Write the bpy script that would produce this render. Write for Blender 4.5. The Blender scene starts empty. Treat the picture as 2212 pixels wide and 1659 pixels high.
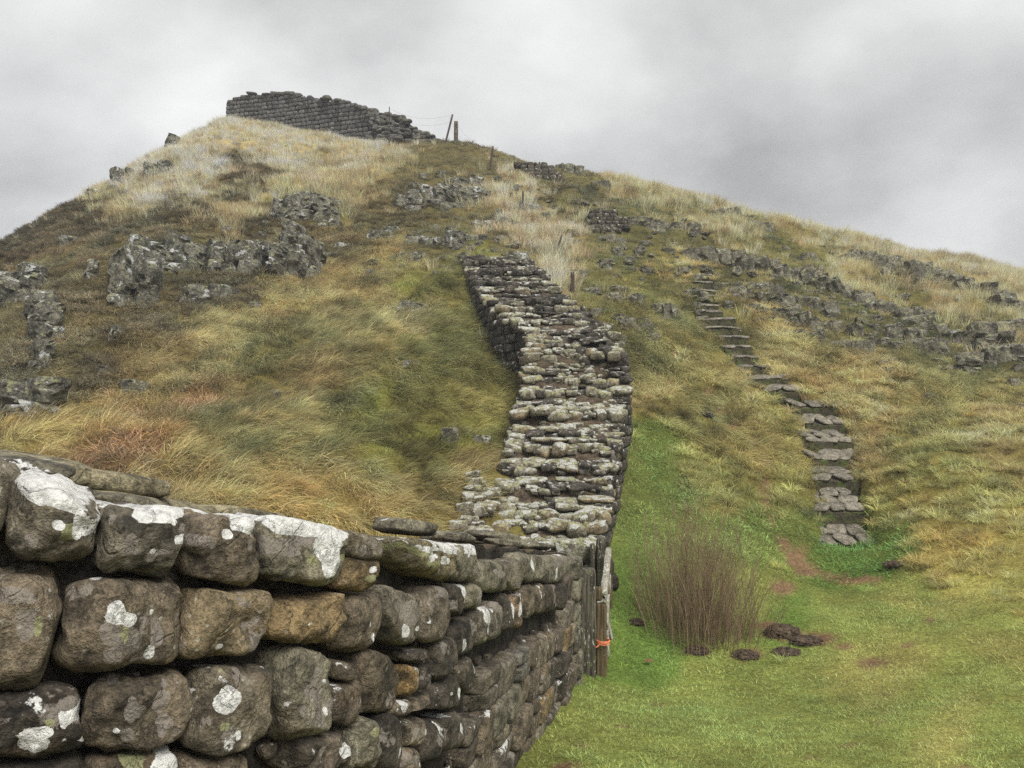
import bpy, math, random
import numpy as np
from mathutils import Vector, Matrix, Euler

random.seed(7)
RNG = np.random.default_rng(11)
SC = bpy.context.scene
COL = SC.collection

# ---------------------------------------------------------------- camera, sky, sun, exposure
EZ = 3.2                     # eye height above the lowest lawn
PITCH = math.radians(2.41)
F = 1662.0                   # focal length for a picture 2212 wide
cam_d = bpy.data.cameras.new('camera')
cam_d.sensor_width = 36.0
cam_d.lens = 36.0 * F / 2212.0
cam_d.clip_start = 0.05
cam_d.clip_end = 2000.0
cam = bpy.data.objects.new('camera', cam_d)
cam.location = (0, 0, EZ)
cam.rotation_euler = (math.pi / 2 + PITCH, 0, 0)
COL.objects.link(cam)
SC.camera = cam

SUN_EL, SUN_AZ = math.radians(50), math.radians(145)     # azimuth clockwise from +Y: behind, to the right
world = bpy.data.worlds.new('World')
SC.world = world
world.use_nodes = True
wn, wl = world.node_tree.nodes, world.node_tree.links
wn.clear()
w_out = wn.new('ShaderNodeOutputWorld')
w_sky = wn.new('ShaderNodeTexSky'); w_sky.sky_type = 'NISHITA'; w_sky.sun_disc = False
w_sky.sun_elevation = SUN_EL; w_sky.sun_rotation = SUN_AZ
w_bg1 = wn.new('ShaderNodeBackground'); w_bg1.inputs['Strength'].default_value = 0.06
wl.new(w_sky.outputs['Color'], w_bg1.inputs['Color'])
# cloud deck: noise on a plane high above, found from the view direction
w_tc = wn.new('ShaderNodeTexCoord')
w_sep = wn.new('ShaderNodeSeparateXYZ'); wl.new(w_tc.outputs['Generated'], w_sep.inputs[0])
w_z = wn.new('ShaderNodeMath'); w_z.operation = 'MAXIMUM'; w_z.inputs[1].default_value = 0.0
wl.new(w_sep.outputs['Z'], w_z.inputs[0])
w_za = wn.new('ShaderNodeMath'); w_za.operation = 'ADD'; w_za.inputs[1].default_value = 0.62
wl.new(w_z.outputs[0], w_za.inputs[0])
w_dx = wn.new('ShaderNodeMath'); w_dx.operation = 'DIVIDE'
w_dy = wn.new('ShaderNodeMath'); w_dy.operation = 'DIVIDE'
wl.new(w_sep.outputs['X'], w_dx.inputs[0]); wl.new(w_za.outputs[0], w_dx.inputs[1])
wl.new(w_sep.outputs['Y'], w_dy.inputs[0]); wl.new(w_za.outputs[0], w_dy.inputs[1])
w_cmb = wn.new('ShaderNodeCombineXYZ')
wl.new(w_dx.outputs[0], w_cmb.inputs[0]); wl.new(w_dy.outputs[0], w_cmb.inputs[1])
w_map = wn.new('ShaderNodeMapping'); w_map.inputs['Location'].default_value = (3.1, 7.4, 0)
w_map.inputs['Scale'].default_value = (1.0, 1.15, 1); w_map.inputs['Rotation'].default_value = (0, 0, 0.5)
wl.new(w_cmb.outputs[0], w_map.inputs['Vector'])
w_n1 = wn.new('ShaderNodeTexNoise'); w_n1.inputs['Scale'].default_value = 1.9
w_n1.inputs['Detail'].default_value = 8; w_n1.inputs['Roughness'].default_value = 0.5
w_n1.inputs['Distortion'].default_value = 0.1
wl.new(w_map.outputs[0], w_n1.inputs['Vector'])
w_cr = wn.new('ShaderNodeValToRGB')
w_cr.color_ramp.elements[0].position = 0.33; w_cr.color_ramp.elements[0].color = (0.25, 0.249, 0.245, 1)
w_cr.color_ramp.elements[1].position = 0.68; w_cr.color_ramp.elements[1].color = (0.61, 0.608, 0.60, 1)
e_ = w_cr.color_ramp.elements.new(0.5); e_.color = (0.425, 0.424, 0.418, 1)
wl.new(w_n1.outputs['Fac'], w_cr.inputs[0])
w_bg2 = wn.new('ShaderNodeBackground'); w_bg2.inputs['Strength'].default_value = 0.63
wl.new(w_cr.outputs['Color'], w_bg2.inputs['Color'])
w_mix = wn.new('ShaderNodeMixShader'); w_mix.inputs['Fac'].default_value = 0.95
wl.new(w_bg1.outputs[0], w_mix.inputs[1]); wl.new(w_bg2.outputs[0], w_mix.inputs[2])
wl.new(w_mix.outputs[0], w_out.inputs['Surface'])

sun_d = bpy.data.lights.new('sun', 'SUN')
sun_d.energy = 1.5; sun_d.angle = math.radians(35); sun_d.color = (1.0, 0.965, 0.91)
sun = bpy.data.objects.new('sun', sun_d)
sv = Vector((math.sin(SUN_AZ) * math.cos(SUN_EL), math.cos(SUN_AZ) * math.cos(SUN_EL), math.sin(SUN_EL)))
sun.rotation_euler = sv.to_track_quat('Z', 'Y').to_euler()
sun.location = (0, -10, 30)
COL.objects.link(sun)

SC.view_settings.view_transform = 'Standard'
SC.view_settings.look = 'None'
SC.view_settings.exposure = 1.5
SC.view_settings.gamma = 1.0
SC.view_settings.use_curve_mapping = False
SC.cycles.use_denoising = False
SC.cycles.max_bounces = 4
SC.cycles.diffuse_bounces = 2
SC.cycles.glossy_bounces = 1
SC.cycles.transmission_bounces = 2
SC.cycles.transparent_max_bounces = 4
SC.cycles.volume_bounces = 0
SC.cycles.use_adaptive_sampling = True
SC.cycles.adaptive_threshold = 0.01
SC.cycles.caustics_reflective = False
SC.cycles.caustics_refractive = False

# ---------------------------------------------------------------- numeric helpers
_T = RNG.random((256, 256))
_T3 = RNG.random((64, 64, 64))
def sm(t): return t * t * (3 - 2 * t)
def n2(x, y, s=1.0, o=0.0):
    x = np.asarray(x, float) / s + o * 17.3; y = np.asarray(y, float) / s + o * 9.1
    xi = np.floor(x).astype(int); yi = np.floor(y).astype(int)
    u = sm(x - xi); v = sm(y - yi)
    a = _T[xi & 255, yi & 255]; b = _T[(xi + 1) & 255, yi & 255]
    c = _T[xi & 255, (yi + 1) & 255]; d = _T[(xi + 1) & 255, (yi + 1) & 255]
    return (a * (1 - u) + b * u) * (1 - v) + (c * (1 - u) + d * u) * v - 0.5
def fbm(x, y, s=1.0, octs=4, o=0.0, g=0.5):
    r = 0; a = 1.0
    for k in range(octs):
        r = r + a * n2(x, y, s / 2 ** k, o + k * 1.7); a *= g
    return r
def n3(p, s=1.0, o=0.0):
    p = np.asarray(p, float) / s + o
    i = np.floor(p).astype(int); f = sm(p - i)
    r = 0
    for dx in (0, 1):
        for dy in (0, 1):
            for dz in (0, 1):
                w = (f[:, 0] if dx else 1 - f[:, 0]) * (f[:, 1] if dy else 1 - f[:, 1]) * (f[:, 2] if dz else 1 - f[:, 2])
                r = r + w * _T3[(i[:, 0] + dx) & 63, (i[:, 1] + dy) & 63, (i[:, 2] + dz) & 63]
    return r - 0.5
def fbm3(p, s=1.0, octs=3, o=0.0):
    r = 0; a = 1.0
    for k in range(octs):
        r = r + a * n3(p, s / 2 ** k, o + k * 3.3); a *= 0.5
    return r

CP, SP = math.cos(PITCH), math.sin(PITCH)
def ray(px, py):
    """world direction (Y component 1) through a point of the photograph, 2212 x 1659 wide"""
    rx = (np.asarray(px, float) - 1106) / F; ry = (829.5 - np.asarray(py, float)) / F
    dy = CP - ry * SP; dz = SP + ry * CP
    return rx / dy, dz / dy
def at(px, py, Y):
    a, b = ray(px, py)
    return Vector((float(a * Y), float(Y), float(EZ + b * Y)))
def proj(x, y, z):
    z = np.asarray(z, float) - EZ; y = np.asarray(y, float); x = np.asarray(x, float)
    dep = y * CP + z * SP; up = -y * SP + z * CP
    dep = np.where(dep < 0.05, 0.05, dep)
    return 1106 + F * x / dep, 829.5 - F * up / dep

# ---------------------------------------------------------------- terrain height
# (column, row, distance) of ground points read off the photograph
G = [(1120,1659,6.0),(1250,1440,9.4),(1297,1497,9.35),(1500,1388,11.0),(1835,1195,14.5),(1750,1240,13.4),(2212,1659,6.2),
 (1700,1659,6.1),(2212,1300,10.8),(1900,1400,10.3),(1345,1200,12.6),(1345,1060,14.2),(1365,930,16.6),(1395,830,18.6),(1500,1100,14.0),
 (1500,940,17.2),(1600,1000,16.3),(1700,800,21),(2212,1000,15.0),(2212,1150,12.6),(2000,1000,15.4),
 (1880,1000,16.8),(1870,930,18.0),(1800,850,19.5),(1720,780,21.2),(1660,700,23.2),(1600,640,24.8),(1530,595,26.4),
 (2212,800,21.5),(2000,720,25),(1800,610,29),(2212,690,27.5),(2212,640,31),(1500,450,35),(1400,600,25.5),(1300,500,29),
 (1180,500,29),(1110,530,26.5),(1300,640,22.6),(1300,700,20.8),(1350,760,19.6),(900,450,32),(600,350,38),(1000,400,34),(1200,400,34.5),
 (1900,560,34),(1640,480,35),(850,620,23),(800,530,26.5),
 (960,305,40),(1060,330,39.5),(1200,364,39),(1330,386,40),(1450,422,41.5),(1580,460,42),(1700,490,42.5),(1850,533,43),(2000,573,43.5),(2150,608,44),(2330,645,44),
 (490,264,43.5),(580,272,44),(640,286,43.5),(700,296,43),(800,312,42),(880,320,41),
 (420,295,42),(350,335,39),(290,384,36),(230,438,33),(180,474,31),(100,532,28.5),(40,590,26.5),(-100,700,24),(-250,790,22),
 (290,650,20.5),(450,600,23),(640,560,25),(640,430,32),(300,540,25),(40,640,21.5),(100,760,18.),(45,890,14.6),(100,880,15),(150,620,22),
 (0,970,11.8),(60,985,11.6),(300,1010,11.2),(600,1095,11.0),(900,1140,11.9),(1040,1120,12.6),(1068,1000,14.3),(1100,900,16.4),
 (1105,855,17.3),(1045,775,18.8),(1010,690,20.8),(985,610,23),(975,560,24.8),
 (700,800,17.2),(500,700,19.8),(850,760,18),(900,950,14.6),(500,900,14.5),(300,800,16.8),(700,650,21.2)]
gx, gy, gz = [], [], []
for px_, py_, Y_ in G:
    p_ = at(px_, py_, Y_); gx.append(p_.x); gy.append(p_.y); gz.append(p_.z)
for p_ in [(0,0,1.0),(4,0,1.0),(-4,2,1.2),(-8,0,1.2),(-8,6,1.2),(-12,10,2.6),(10,0,0.9),(14,5,.9),(0,-8,2.0),(10,-8,1.6),(-10,-8,1.9),(20,8,0.6),
           (-20,14,2.2),(-26,20,4.0),(-30,30,6.0),(-30,40,7.5),(24,14,2.0),(32,24,4.0),(40,36,7.2),(34,46,9.5),
           (-26,50,12),(-14,56,15.5),(0,54,14.5),(14,56,11.5),(28,60,8.8),(0,75,11),(30,80,5),(-30,75,8),(60,60,2),(-60,60,0),(-60,20,0),(60,10,0),(0,-40,2),(50,-40,1),(-50,-40,1),(0,110,3)]:
    gx.append(p_[0]); gy.append(p_[1]); gz.append(p_[2])
gx, gy, gz = map(np.array, (gx, gy, gz))
def _phi(r2): return 0.5 * r2 * np.log(r2 + 1e-9)
_n = len(gx)
_r2 = (gx[:, None] - gx) ** 2 + (gy[:, None] - gy) ** 2
_A = np.zeros((_n + 3, _n + 3)); _A[:_n, :_n] = _phi(_r2) + np.eye(_n) * 0.6
_A[:_n, _n] = 1; _A[:_n, _n + 1] = gx; _A[:_n, _n + 2] = gy; _A[_n:, :_n] = _A[:_n, _n:].T
_w = np.linalg.solve(_A, np.concatenate([gz, [0, 0, 0]]))
def tps(x, y):
    x = np.asarray(x, float); y = np.asarray(y, float); sh = x.shape
    x = x.ravel(); y = y.ravel(); out = np.empty(x.shape)
    for i in range(0, len(x), 20000):
        a = x[i:i + 20000]; b = y[i:i + 20000]
        r2 = (a[:, None] - gx) ** 2 + (b[:, None] - gy) ** 2
        out[i:i + 20000] = _phi(r2) @ _w[:_n] + _w[_n] + _w[_n + 1] * a + _w[_n + 2] * b
    r = np.hypot(x, y - 20)
    k = np.clip((r - 75) / 90, 0, 1)
    out = out * (1 - k) + (-14.0) * k
    return out.reshape(sh)
def lawn_mask(x, y):
    """1 on the mown grass, 0 on the rough hillside"""
    z = 13.3 - 0.05 * x
    return np.clip((z - y) / 2.5 + 0.5, 0, 1) * np.clip((x + 0.4) / 1.0, 0, 1)
# the soil wall of ledges on the right of the hill: (column,row) lines in the photograph, height of the rise
def H(x, y):
    x = np.asarray(x, float); y = np.asarray(y, float)
    h = tps(x, y)
    m = 1 - lawn_mask(x, y)
    h = h + m * (0.42 * fbm(x, y, 2.6, 3, 1.0) + 0.30 * np.abs(fbm(x, y, 0.9, 2, 5.0)) - .05)
    h = h + (1 - m) * (0.05 * fbm(x, y, 1.3, 3, 2.0))
    # rocky, ledged ground high on the right and in the middle
    rk = np.clip((y - 24) / 5, 0, 1) * np.clip(1 - (y - 37) / 4, 0, 1) * np.clip((x + 6) / 4, 0, 1)
    h = h + rk * 0.30 * (np.abs((h * 0.75 + fbm(x, y, 5.0, 2, 9.0)) % 1.0 - 0.5) * 2 - 0.5)
    return h
def hit(px, py):
    """where the sight line through (px, py) meets the ground"""
    px = np.atleast_1d(np.asarray(px, float)); py = np.atleast_1d(np.asarray(py, float))
    a, b = ray(px, py)
    Y = np.concatenate([np.arange(3.5, 24, 0.1), np.arange(24, 60, 0.2)])
    X = a[:, None] * Y; Z = EZ + b[:, None] * Y
    D = Z - H(X, np.broadcast_to(Y, X.shape))
    res = []
    for i in range(len(px)):
        w = np.nonzero(D[i] < 0)[0]
        if len(w) and w[0] > 0:
            j = w[0]; t = D[i, j - 1] / (D[i, j - 1] - D[i, j]); y = Y[j - 1] + t * (Y[j] - Y[j - 1])
        else:
            sel = Y > 18
            j = np.nonzero(sel)[0][np.argmin(D[i][sel])]; y = Y[j]
        x = a[i] * y
        res.append((x, y))
    res = np.array(res)
    return np.column_stack([res, H(res[:, 0], res[:, 1])])

# ---------------------------------------------------------------- object helpers
def link(o, parent=None):
    COL.objects.link(o)
    if parent is not None: o.parent = parent
    return o
def tag(o, label=None, cat=None, group=None, kind=None):
    if label: o['label'] = label
    if cat: o['category'] = cat
    if group: o['group'] = group
    if kind: o['kind'] = kind
    return o
def empty(name, loc=(0, 0, 0)):
    o = bpy.data.objects.new(name, None); o.location = loc; o.empty_display_size = 0.2
    COL.objects.link(o); return o
def mesh_np(name, V, Fc, mat=None, smooth=True):
    me = bpy.data.meshes.new(name)
    V = np.asarray(V, np.float32); Fc = np.asarray(Fc, np.int32); k = Fc.shape[1]
    me.vertices.add(len(V)); me.vertices.foreach_set('co', V.ravel())
    me.loops.add(Fc.size); me.loops.foreach_set('vertex_index', Fc.ravel())
    me.polygons.add(len(Fc)); me.polygons.foreach_set('loop_start', np.arange(0, Fc.size, k, dtype=np.int32))
    me.polygons.foreach_set('use_smooth', np.full(len(Fc), smooth))
    me.update(calc_edges=True)
    if mat: me.materials.append(mat)
    return me
def attr(me, name, kind, dom, data):
    a = me.attributes.new(name, kind, dom)
    key = {'FLOAT': 'value', 'INT': 'value', 'FLOAT_VECTOR': 'vector', 'FLOAT_COLOR': 'color'}[kind]
    a.data.foreach_set(key, np.asarray(data, np.int32 if kind == 'INT' else np.float32).ravel())
def lin(c):
    c = np.asarray(c, float) / 255.0
    return np.where(c <= 0.04045, c / 12.92, ((c + 0.055) / 1.055) ** 2.4)

class N:
    """small node-graph writer"""
    def __init__(s, name):
        s.m = bpy.data.materials.new(name); s.m.use_nodes = True
        s.t = s.m.node_tree; s.t.nodes.clear(); s.out = s.t.nodes.new('ShaderNodeOutputMaterial')
    def n(s, typ, **kw):
        o = s.t.nodes.new('ShaderNode' + typ)
        for k, v in kw.items():
            if hasattr(o, k): setattr(o, k, v)
        return o
    def put(s, sock, v):
        if hasattr(v, 'is_linked') or hasattr(v, 'links'): s.t.links.new(v, sock)
        elif v is not None: sock.default_value = v
    def math(s, op, a, b=0.0, c=0.0, clamp=False):
        o = s.n('Math', operation=op, use_clamp=clamp)
        s.put(o.inputs[0], a); s.put(o.inputs[1], b)
        if op in ('MULTIPLY_ADD', 'WRAP', 'SMOOTH_MIN'): s.put(o.inputs[2], c)
        return o.outputs[0]
    def vmath(s, op, a, b=None, sc=None):
        o = s.n('VectorMath', operation=op); s.put(o.inputs[0], a)
        if b is not None: s.put(o.inputs[1], b)
        if sc is not None: s.put(o.inputs['Scale'], sc)
        return o.outputs[0]
    def noise(s, vec, scale, detail=4, rough=0.5, dist=0.0):
        o = s.n('TexNoise'); s.put(o.inputs['Vector'], vec); s.put(o.inputs['Scale'], scale)
        o.inputs['Detail'].default_value = detail; o.inputs['Roughness'].default_value = rough
        o.inputs['Distortion'].default_value = dist
        return o.outputs['Fac']
    def vor(s, vec, scale, feature='F1', out='Distance', rnd=1.0):
        o = s.n('TexVoronoi', feature=feature); s.put(o.inputs['Vector'], vec); s.put(o.inputs['Scale'], scale)
        if 'Randomness' in o.inputs: o.inputs['Randomness'].default_value = rnd
        return o.outputs[out]
    def step(s, v, lo, hi):
        o = s.n('MapRange', interpolation_type='SMOOTHSTEP'); s.put(o.inputs[0], v)
        s.put(o.inputs[1], lo); s.put(o.inputs[2], hi)
        return o.outputs[0]
    def mix(s, f, a, b, blend='MIX'):
        o = s.n('Mix', data_type='RGBA', blend_type=blend)
        s.put(o.inputs[0], f)
        for k, v in ((6, a), (7, b)):
            if isinstance(v, (tuple, list)): v = tuple(v)[:3] + (1,)
            s.put(o.inputs[k], v)
        return o.outputs[2]
    def attr(s, name, out='Color', typ='GEOMETRY'):
        o = s.n('Attribute', attribute_type=typ, attribute_name=name); return o.outputs[out]
    def bump(s, h, strength, dist, normal=None):
        o = s.n('Bump'); s.put(o.inputs['Height'], h); o.inputs['Strength'].default_value = strength
        o.inputs['Distance'].default_value = dist
        if normal is not None: s.put(o.inputs['Normal'], normal)
        return o.outputs[0]
    def bsdf(s, color, rough=0.9, normal=None, spec=0.3):
        o = s.n('BsdfPrincipled'); s.put(o.inputs['Base Color'], color); s.put(o.inputs['Roughness'], rough)
        o.inputs['Specular IOR Level'].default_value = spec
        if normal is not None: s.put(o.inputs['Normal'], normal)
        return o.outputs[0]
    def done(s, shader):
        s.t.links.new(shader, s.out.inputs['Surface']); return s.m
# ---------------------------------------------------------------- materials
def stone_mat(name, white=0.60, yellow=0.62, grey=0.60, up=0.10, dark=(0.030, 0.026, 0.020), light=(0.17, 0.145, 0.105),
              scale=1.0, wcol=(0.80, 0.80, 0.76), bump=1.0, rough=0.88, tone=0.5):
    g = N(name)
    geo = g.n('NewGeometry'); oi = g.n('ObjectInfo')
    off = g.vmath('SCALE', (37.0, 71.0, 113.0), sc=oi.outputs['Random'])
    P = g.vmath('ADD', geo.outputs['Position'], off)
    nz = g.n('SeparateXYZ'); g.put(nz.inputs[0], geo.outputs['Normal'])
    upf = nz.outputs['Z']
    big = g.noise(P, 4.5 * scale, 6, 0.62)
    mid = g.noise(P, 17 * scale, 6, 0.65)
    fine = g.noise(P, 85 * scale, 4, 0.7)
    base = g.mix(g.step(g.math('ADD', g.math('MULTIPLY', big, tone), g.math('MULTIPLY', mid, 1 - tone)), 0.36, 0.66), dark, light)
    base = g.mix(1.0, base, oi.outputs['Color'], 'MULTIPLY')
    # rusty / ochre stain
    st = g.step(g.noise(g.vmath('ADD', P, (5.5, 3.3, 8.8)), 3.2 * scale, 5, 0.6), 0.56, 0.72)
    base = g.mix(g.math('MULTIPLY', st, 0.25), base, (0.17, 0.105, 0.045))
    base = g.mix(g.step(fine, 0.30, 0.75), g.mix(1.0, base, (0.6, 0.6, 0.6), 'MULTIPLY'), g.mix(1.0, base, (1.45, 1.45, 1.42), 'MULTIPLY'))
    ragged = g.math('MULTIPLY', g.math('SUBTRACT', g.noise(P, 34 * scale, 5, 0.65), 0.5), 0.30)
    rag2 = g.math('ADD', g.math('MULTIPLY', g.math('SUBTRACT', g.noise(P, 13 * scale, 5, 0.62), 0.5), 2.2), ragged)
    # pinkish grey crust
    la = g.attr('lichen_grey', 'Fac'); lw = g.attr('lichen_white', 'Fac'); ly = g.attr('lichen_yellow', 'Fac')
    ng = g.math('ADD', g.noise(g.vmath('ADD', P, (11.0, 2.0, 7.0)), 6.5 * scale, 3, 0.5), ragged)
    gm = g.math('MAXIMUM', g.step(ng, grey, grey + 0.035), g.step(g.math('ADD', g.math('MULTIPLY', la, g.math('ADD', 1.0, rag2)), 0.0), 0.47, 0.53))
    gcol = g.mix(fine, (0.20, 0.175, 0.145), (0.34, 0.30, 0.26))
    c = g.mix(g.math('MULTIPLY', gm, 0.8), base, gcol)
    # small pale specks
    sp = g.vor(P, 26 * scale)
    spm = g.math('MULTIPLY', g.step(g.math('ADD', sp, g.math('MULTIPLY', ragged, 0.5)), 0.19, 0.13), g.step(big, 0.48, 0.58))
    c = g.mix(g.math('MULTIPLY', spm, 0.75), c, (0.42, 0.40, 0.33))
    # yellow-green
    ny = g.math('ADD', g.math('ADD', g.noise(g.vmath('ADD', P, (3.0, 19.0, 4.0)), 9 * scale, 4, 0.6), ragged), g.math('MULTIPLY', upf, up))
    ym = g.math('MAXIMUM', g.step(ny, yellow, yellow + 0.05), g.step(g.math('ADD', g.math('MULTIPLY', ly, g.math('ADD', 1.0, rag2)), 0.0), 0.47, 0.53))
    c = g.mix(g.math('MULTIPLY', ym, 0.85), c, g.mix(mid, (0.20, 0.21, 0.085), (0.42, 0.42, 0.24)))
    # white crust
    nw = g.math('ADD', g.math('ADD', g.noise(g.vmath('ADD', P, (9.0, 1.0, 14.0)), 5.2 * scale, 3, 0.5), ragged), g.math('MULTIPLY', upf, up))
    wm = g.math('MAXIMUM', g.step(nw, white, white + 0.025), g.step(g.math('ADD', g.math('MULTIPLY', lw, g.math('ADD', 1.0, rag2)), 0.0), 0.47, 0.52))
    wc = g.mix(g.step(g.noise(P, 30 * scale, 6, 0.7), 0.32, 0.62), tuple(v * 0.58 for v in wcol), wcol)
    c = g.mix(wm, c, wc)
    hgt = g.math('ADD', g.math('ADD', g.math('MULTIPLY', mid, 1.0), g.math('MULTIPLY', fine, 0.35)), g.math('MULTIPLY', wm, 0.10))
    crack = g.vor(g.vmath('ADD', P, g.vmath('SCALE', (1.0, 1.0, 1.0), sc=g.math('MULTIPLY', mid, 0.16))), 5.5 * scale, 'DISTANCE_TO_EDGE')
    hgt = g.math('ADD', hgt, g.math('MULTIPLY', g.step(crack, 0.0, 0.03), 0.22))
    nrm = g.bump(hgt, 1.0, 0.042 * bump / scale)
    return g.done(g.bsdf(c, rough, nrm, 0.35))
M_near = stone_mat('near_wall_stone', white=0.695, yellow=0.74, grey=0.63, up=0.05, dark=(0.038,0.034,0.027), light=(0.27,0.235,0.18))
M_wall = stone_mat('middle_wall_stone', white=0.65, yellow=0.62, grey=0.56, up=0.17, dark=(0.062,0.056,0.043), light=(0.29,0.265,0.20), scale=1.35, wcol=(0.52,0.52,0.46))
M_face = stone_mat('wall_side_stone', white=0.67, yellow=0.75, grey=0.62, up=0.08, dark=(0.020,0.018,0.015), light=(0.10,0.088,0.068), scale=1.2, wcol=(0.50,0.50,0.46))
M_far = stone_mat('hilltop_wall_stone', white=0.80, yellow=0.80, grey=0.66, up=0.12, dark=(0.05,0.05,0.05), light=(0.21,0.20,0.18), scale=0.9, bump=1.2)
M_rock = stone_mat('crag_rock', white=0.625, yellow=0.60, grey=0.61, up=0.09, dark=(0.036,0.036,0.030), light=(0.26,0.25,0.20), scale=0.75, wcol=(0.55,0.56,0.53), bump=1.5)
M_rock2 = stone_mat('ledge_rock', white=0.71, yellow=0.60, grey=0.60, up=0.09, dark=(0.050,0.048,0.038), light=(0.26,0.245,0.185), scale=0.8, wcol=(0.45,0.46,0.43), bump=1.5)
M_slab = stone_mat('paving_stone', white=0.78, yellow=0.80, grey=0.60, up=0.02, dark=(0.055,0.050,0.040), light=(0.235,0.215,0.175), scale=1.2, bump=0.5, rough=0.7)

def soil_mat(name, a, b, moss=None, mcut=0.55):
    g = N(name); geo = g.n('NewGeometry'); P = geo.outputs['Position']
    m = g.noise(P, 9, 6, 0.7); f = g.noise(P, 60, 5, 0.7)
    c = g.mix(g.step(m, 0.35, 0.65), a, b)
    c = g.mix(g.step(f, 0.3, 0.75), g.mix(1.0, c, (0.55,)*3, 'MULTIPLY'), g.mix(1.0, c, (1.5,)*3, 'MULTIPLY'))
    if moss: c = g.mix(g.step(g.noise(g.vmath('ADD', P, (4.0, 8.0, 2.0)), 6, 5, 0.6), mcut, mcut + 0.1), c, moss)
    h = g.math('ADD', m, g.math('MULTIPLY', f, 0.5))
    return g.done(g.bsdf(c, 0.95, g.bump(h, 1.0, 0.03), 0.2))
M_mortar = soil_mat('gritty_mortar', (0.018, 0.016, 0.014), (0.055, 0.047, 0.038))
M_core = soil_mat('peaty_core', (0.035, 0.026, 0.018), (0.13, 0.098, 0.065), (0.12, 0.115, 0.04), 0.60)
M_riser = soil_mat('mossy_earth', (0.030, 0.028, 0.018), (0.085, 0.075, 0.045), (0.07, 0.09, 0.025), 0.50)
M_mole = soil_mat('fresh_soil', (0.045, 0.033, 0.023), (0.13, 0.095, 0.065))

def ground_mat():
    g = N('hillside_turf'); geo = g.n('NewGeometry'); P = geo.outputs['Position']
    t = g.attr('tint')
    m = g.noise(P, 1.7, 6, 0.65); f = g.noise(P, 22, 6, 0.7)
    c = g.mix(g.step(m, 0.3, 0.7), g.mix(1.0, t, (0.70, 0.66, 0.60), 'MULTIPLY'), g.mix(1.0, t, (1.15, 1.12, 1.0), 'MULTIPLY'))
    c = g.mix(g.step(f, 0.3, 0.75), g.mix(1.0, c, (0.5, 0.48, 0.45), 'MULTIPLY'), g.mix(1.0, c, (1.35, 1.35, 1.3), 'MULTIPLY'))
    h = g.math('ADD', m, g.math('MULTIPLY', f, 0.5))
    return g.done(g.bsdf(c, 0.95, g.bump(h, 1.0, 0.06), 0.1))
M_ground = ground_mat()

def blade_mat():
    g = N('grass_blade')
    t = g.attr('tint', 'Color', 'INSTANCER'); s = g.attr('shade', 'Color')
    c = g.mix(1.0, t, s, 'MULTIPLY')
    d = g.n('BsdfDiffuse'); g.put(d.inputs['Color'], c)
    tr = g.n('BsdfTranslucent'); g.put(tr.inputs['Color'], c)
    mx = g.n('MixShader'); mx.inputs[0].default_value = 0.35
    g.t.links.new(d.outputs[0], mx.inputs[1]); g.t.links.new(tr.outputs[0], mx.inputs[2])
    return g.done(mx.outputs[0])
M_blade = blade_mat()

def wood_mat(name, a, b, lichen, lc=(0.42, 0.43, 0.33)):
    g = N(name); tc = g.n('TexCoord'); P = tc.outputs['Object']
    S = g.vmath('MULTIPLY', P, (38.0, 38.0, 2.2))
    gr = g.noise(S, 1.0, 6, 0.7, 0.4)
    c = g.mix(g.step(gr, 0.35, 0.68), a, b)
    S2 = g.vmath('MULTIPLY', P, (60.0, 60.0, 14.0))
    c = g.mix(g.step(g.math('ADD', g.noise(S2, 1.0, 4, 0.6), g.math('MULTIPLY', g.math('SUBTRACT', g.noise(P, 6, 3), 0.5), 0.5)), lichen, lichen + 0.06), c, lc)
    c = g.mix(g.step(g.noise(P, 9, 5, 0.6), 0.56, 0.68), c, (0.09, 0.105, 0.035))
    return g.done(g.bsdf(c, 0.85, g.bump(gr, 1.0, 0.012), 0.25))
M_post = wood_mat('weathered_oak', (0.022, 0.020, 0.015), (0.14, 0.125, 0.09), 0.62)
M_plank = wood_mat('brown_gate_wood', (0.05, 0.036, 0.018), (0.155, 0.115, 0.062), 0.70)
M_rail = wood_mat('pale_lichened_rail', (0.16, 0.145, 0.115), (0.34, 0.32, 0.26), 0.55, (0.48, 0.49, 0.43))
def plain(name, c, rough=0.7, metal=0.0):
    g = N(name); geo = g.n('NewGeometry')
    f = g.noise(geo.outputs['Position'], 40, 5, 0.7)
    k = g.mix(f, tuple(v * 0.55 for v in c), tuple(v * 1.4 for v in c))
    o = g.n('BsdfPrincipled'); g.put(o.inputs['Base Color'], k); o.inputs['Roughness'].default_value = rough
    o.inputs['Metallic'].default_value = metal
    return g.done(o.outputs[0])
M_iron = plain('rusty_iron', (0.05, 0.03, 0.022), 0.8)
M_wire = plain('galvanised_wire', (0.16, 0.16, 0.16), 0.5, 0.5)
M_twine = plain('orange_twine', (0.75, 0.23, 0.10), 0.8)
M_twig = plain('dead_twig', (0.20, 0.135, 0.08), 0.9)
M_twig2 = plain('pale_dead_stem', (0.30, 0.22, 0.13), 0.9)
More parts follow.
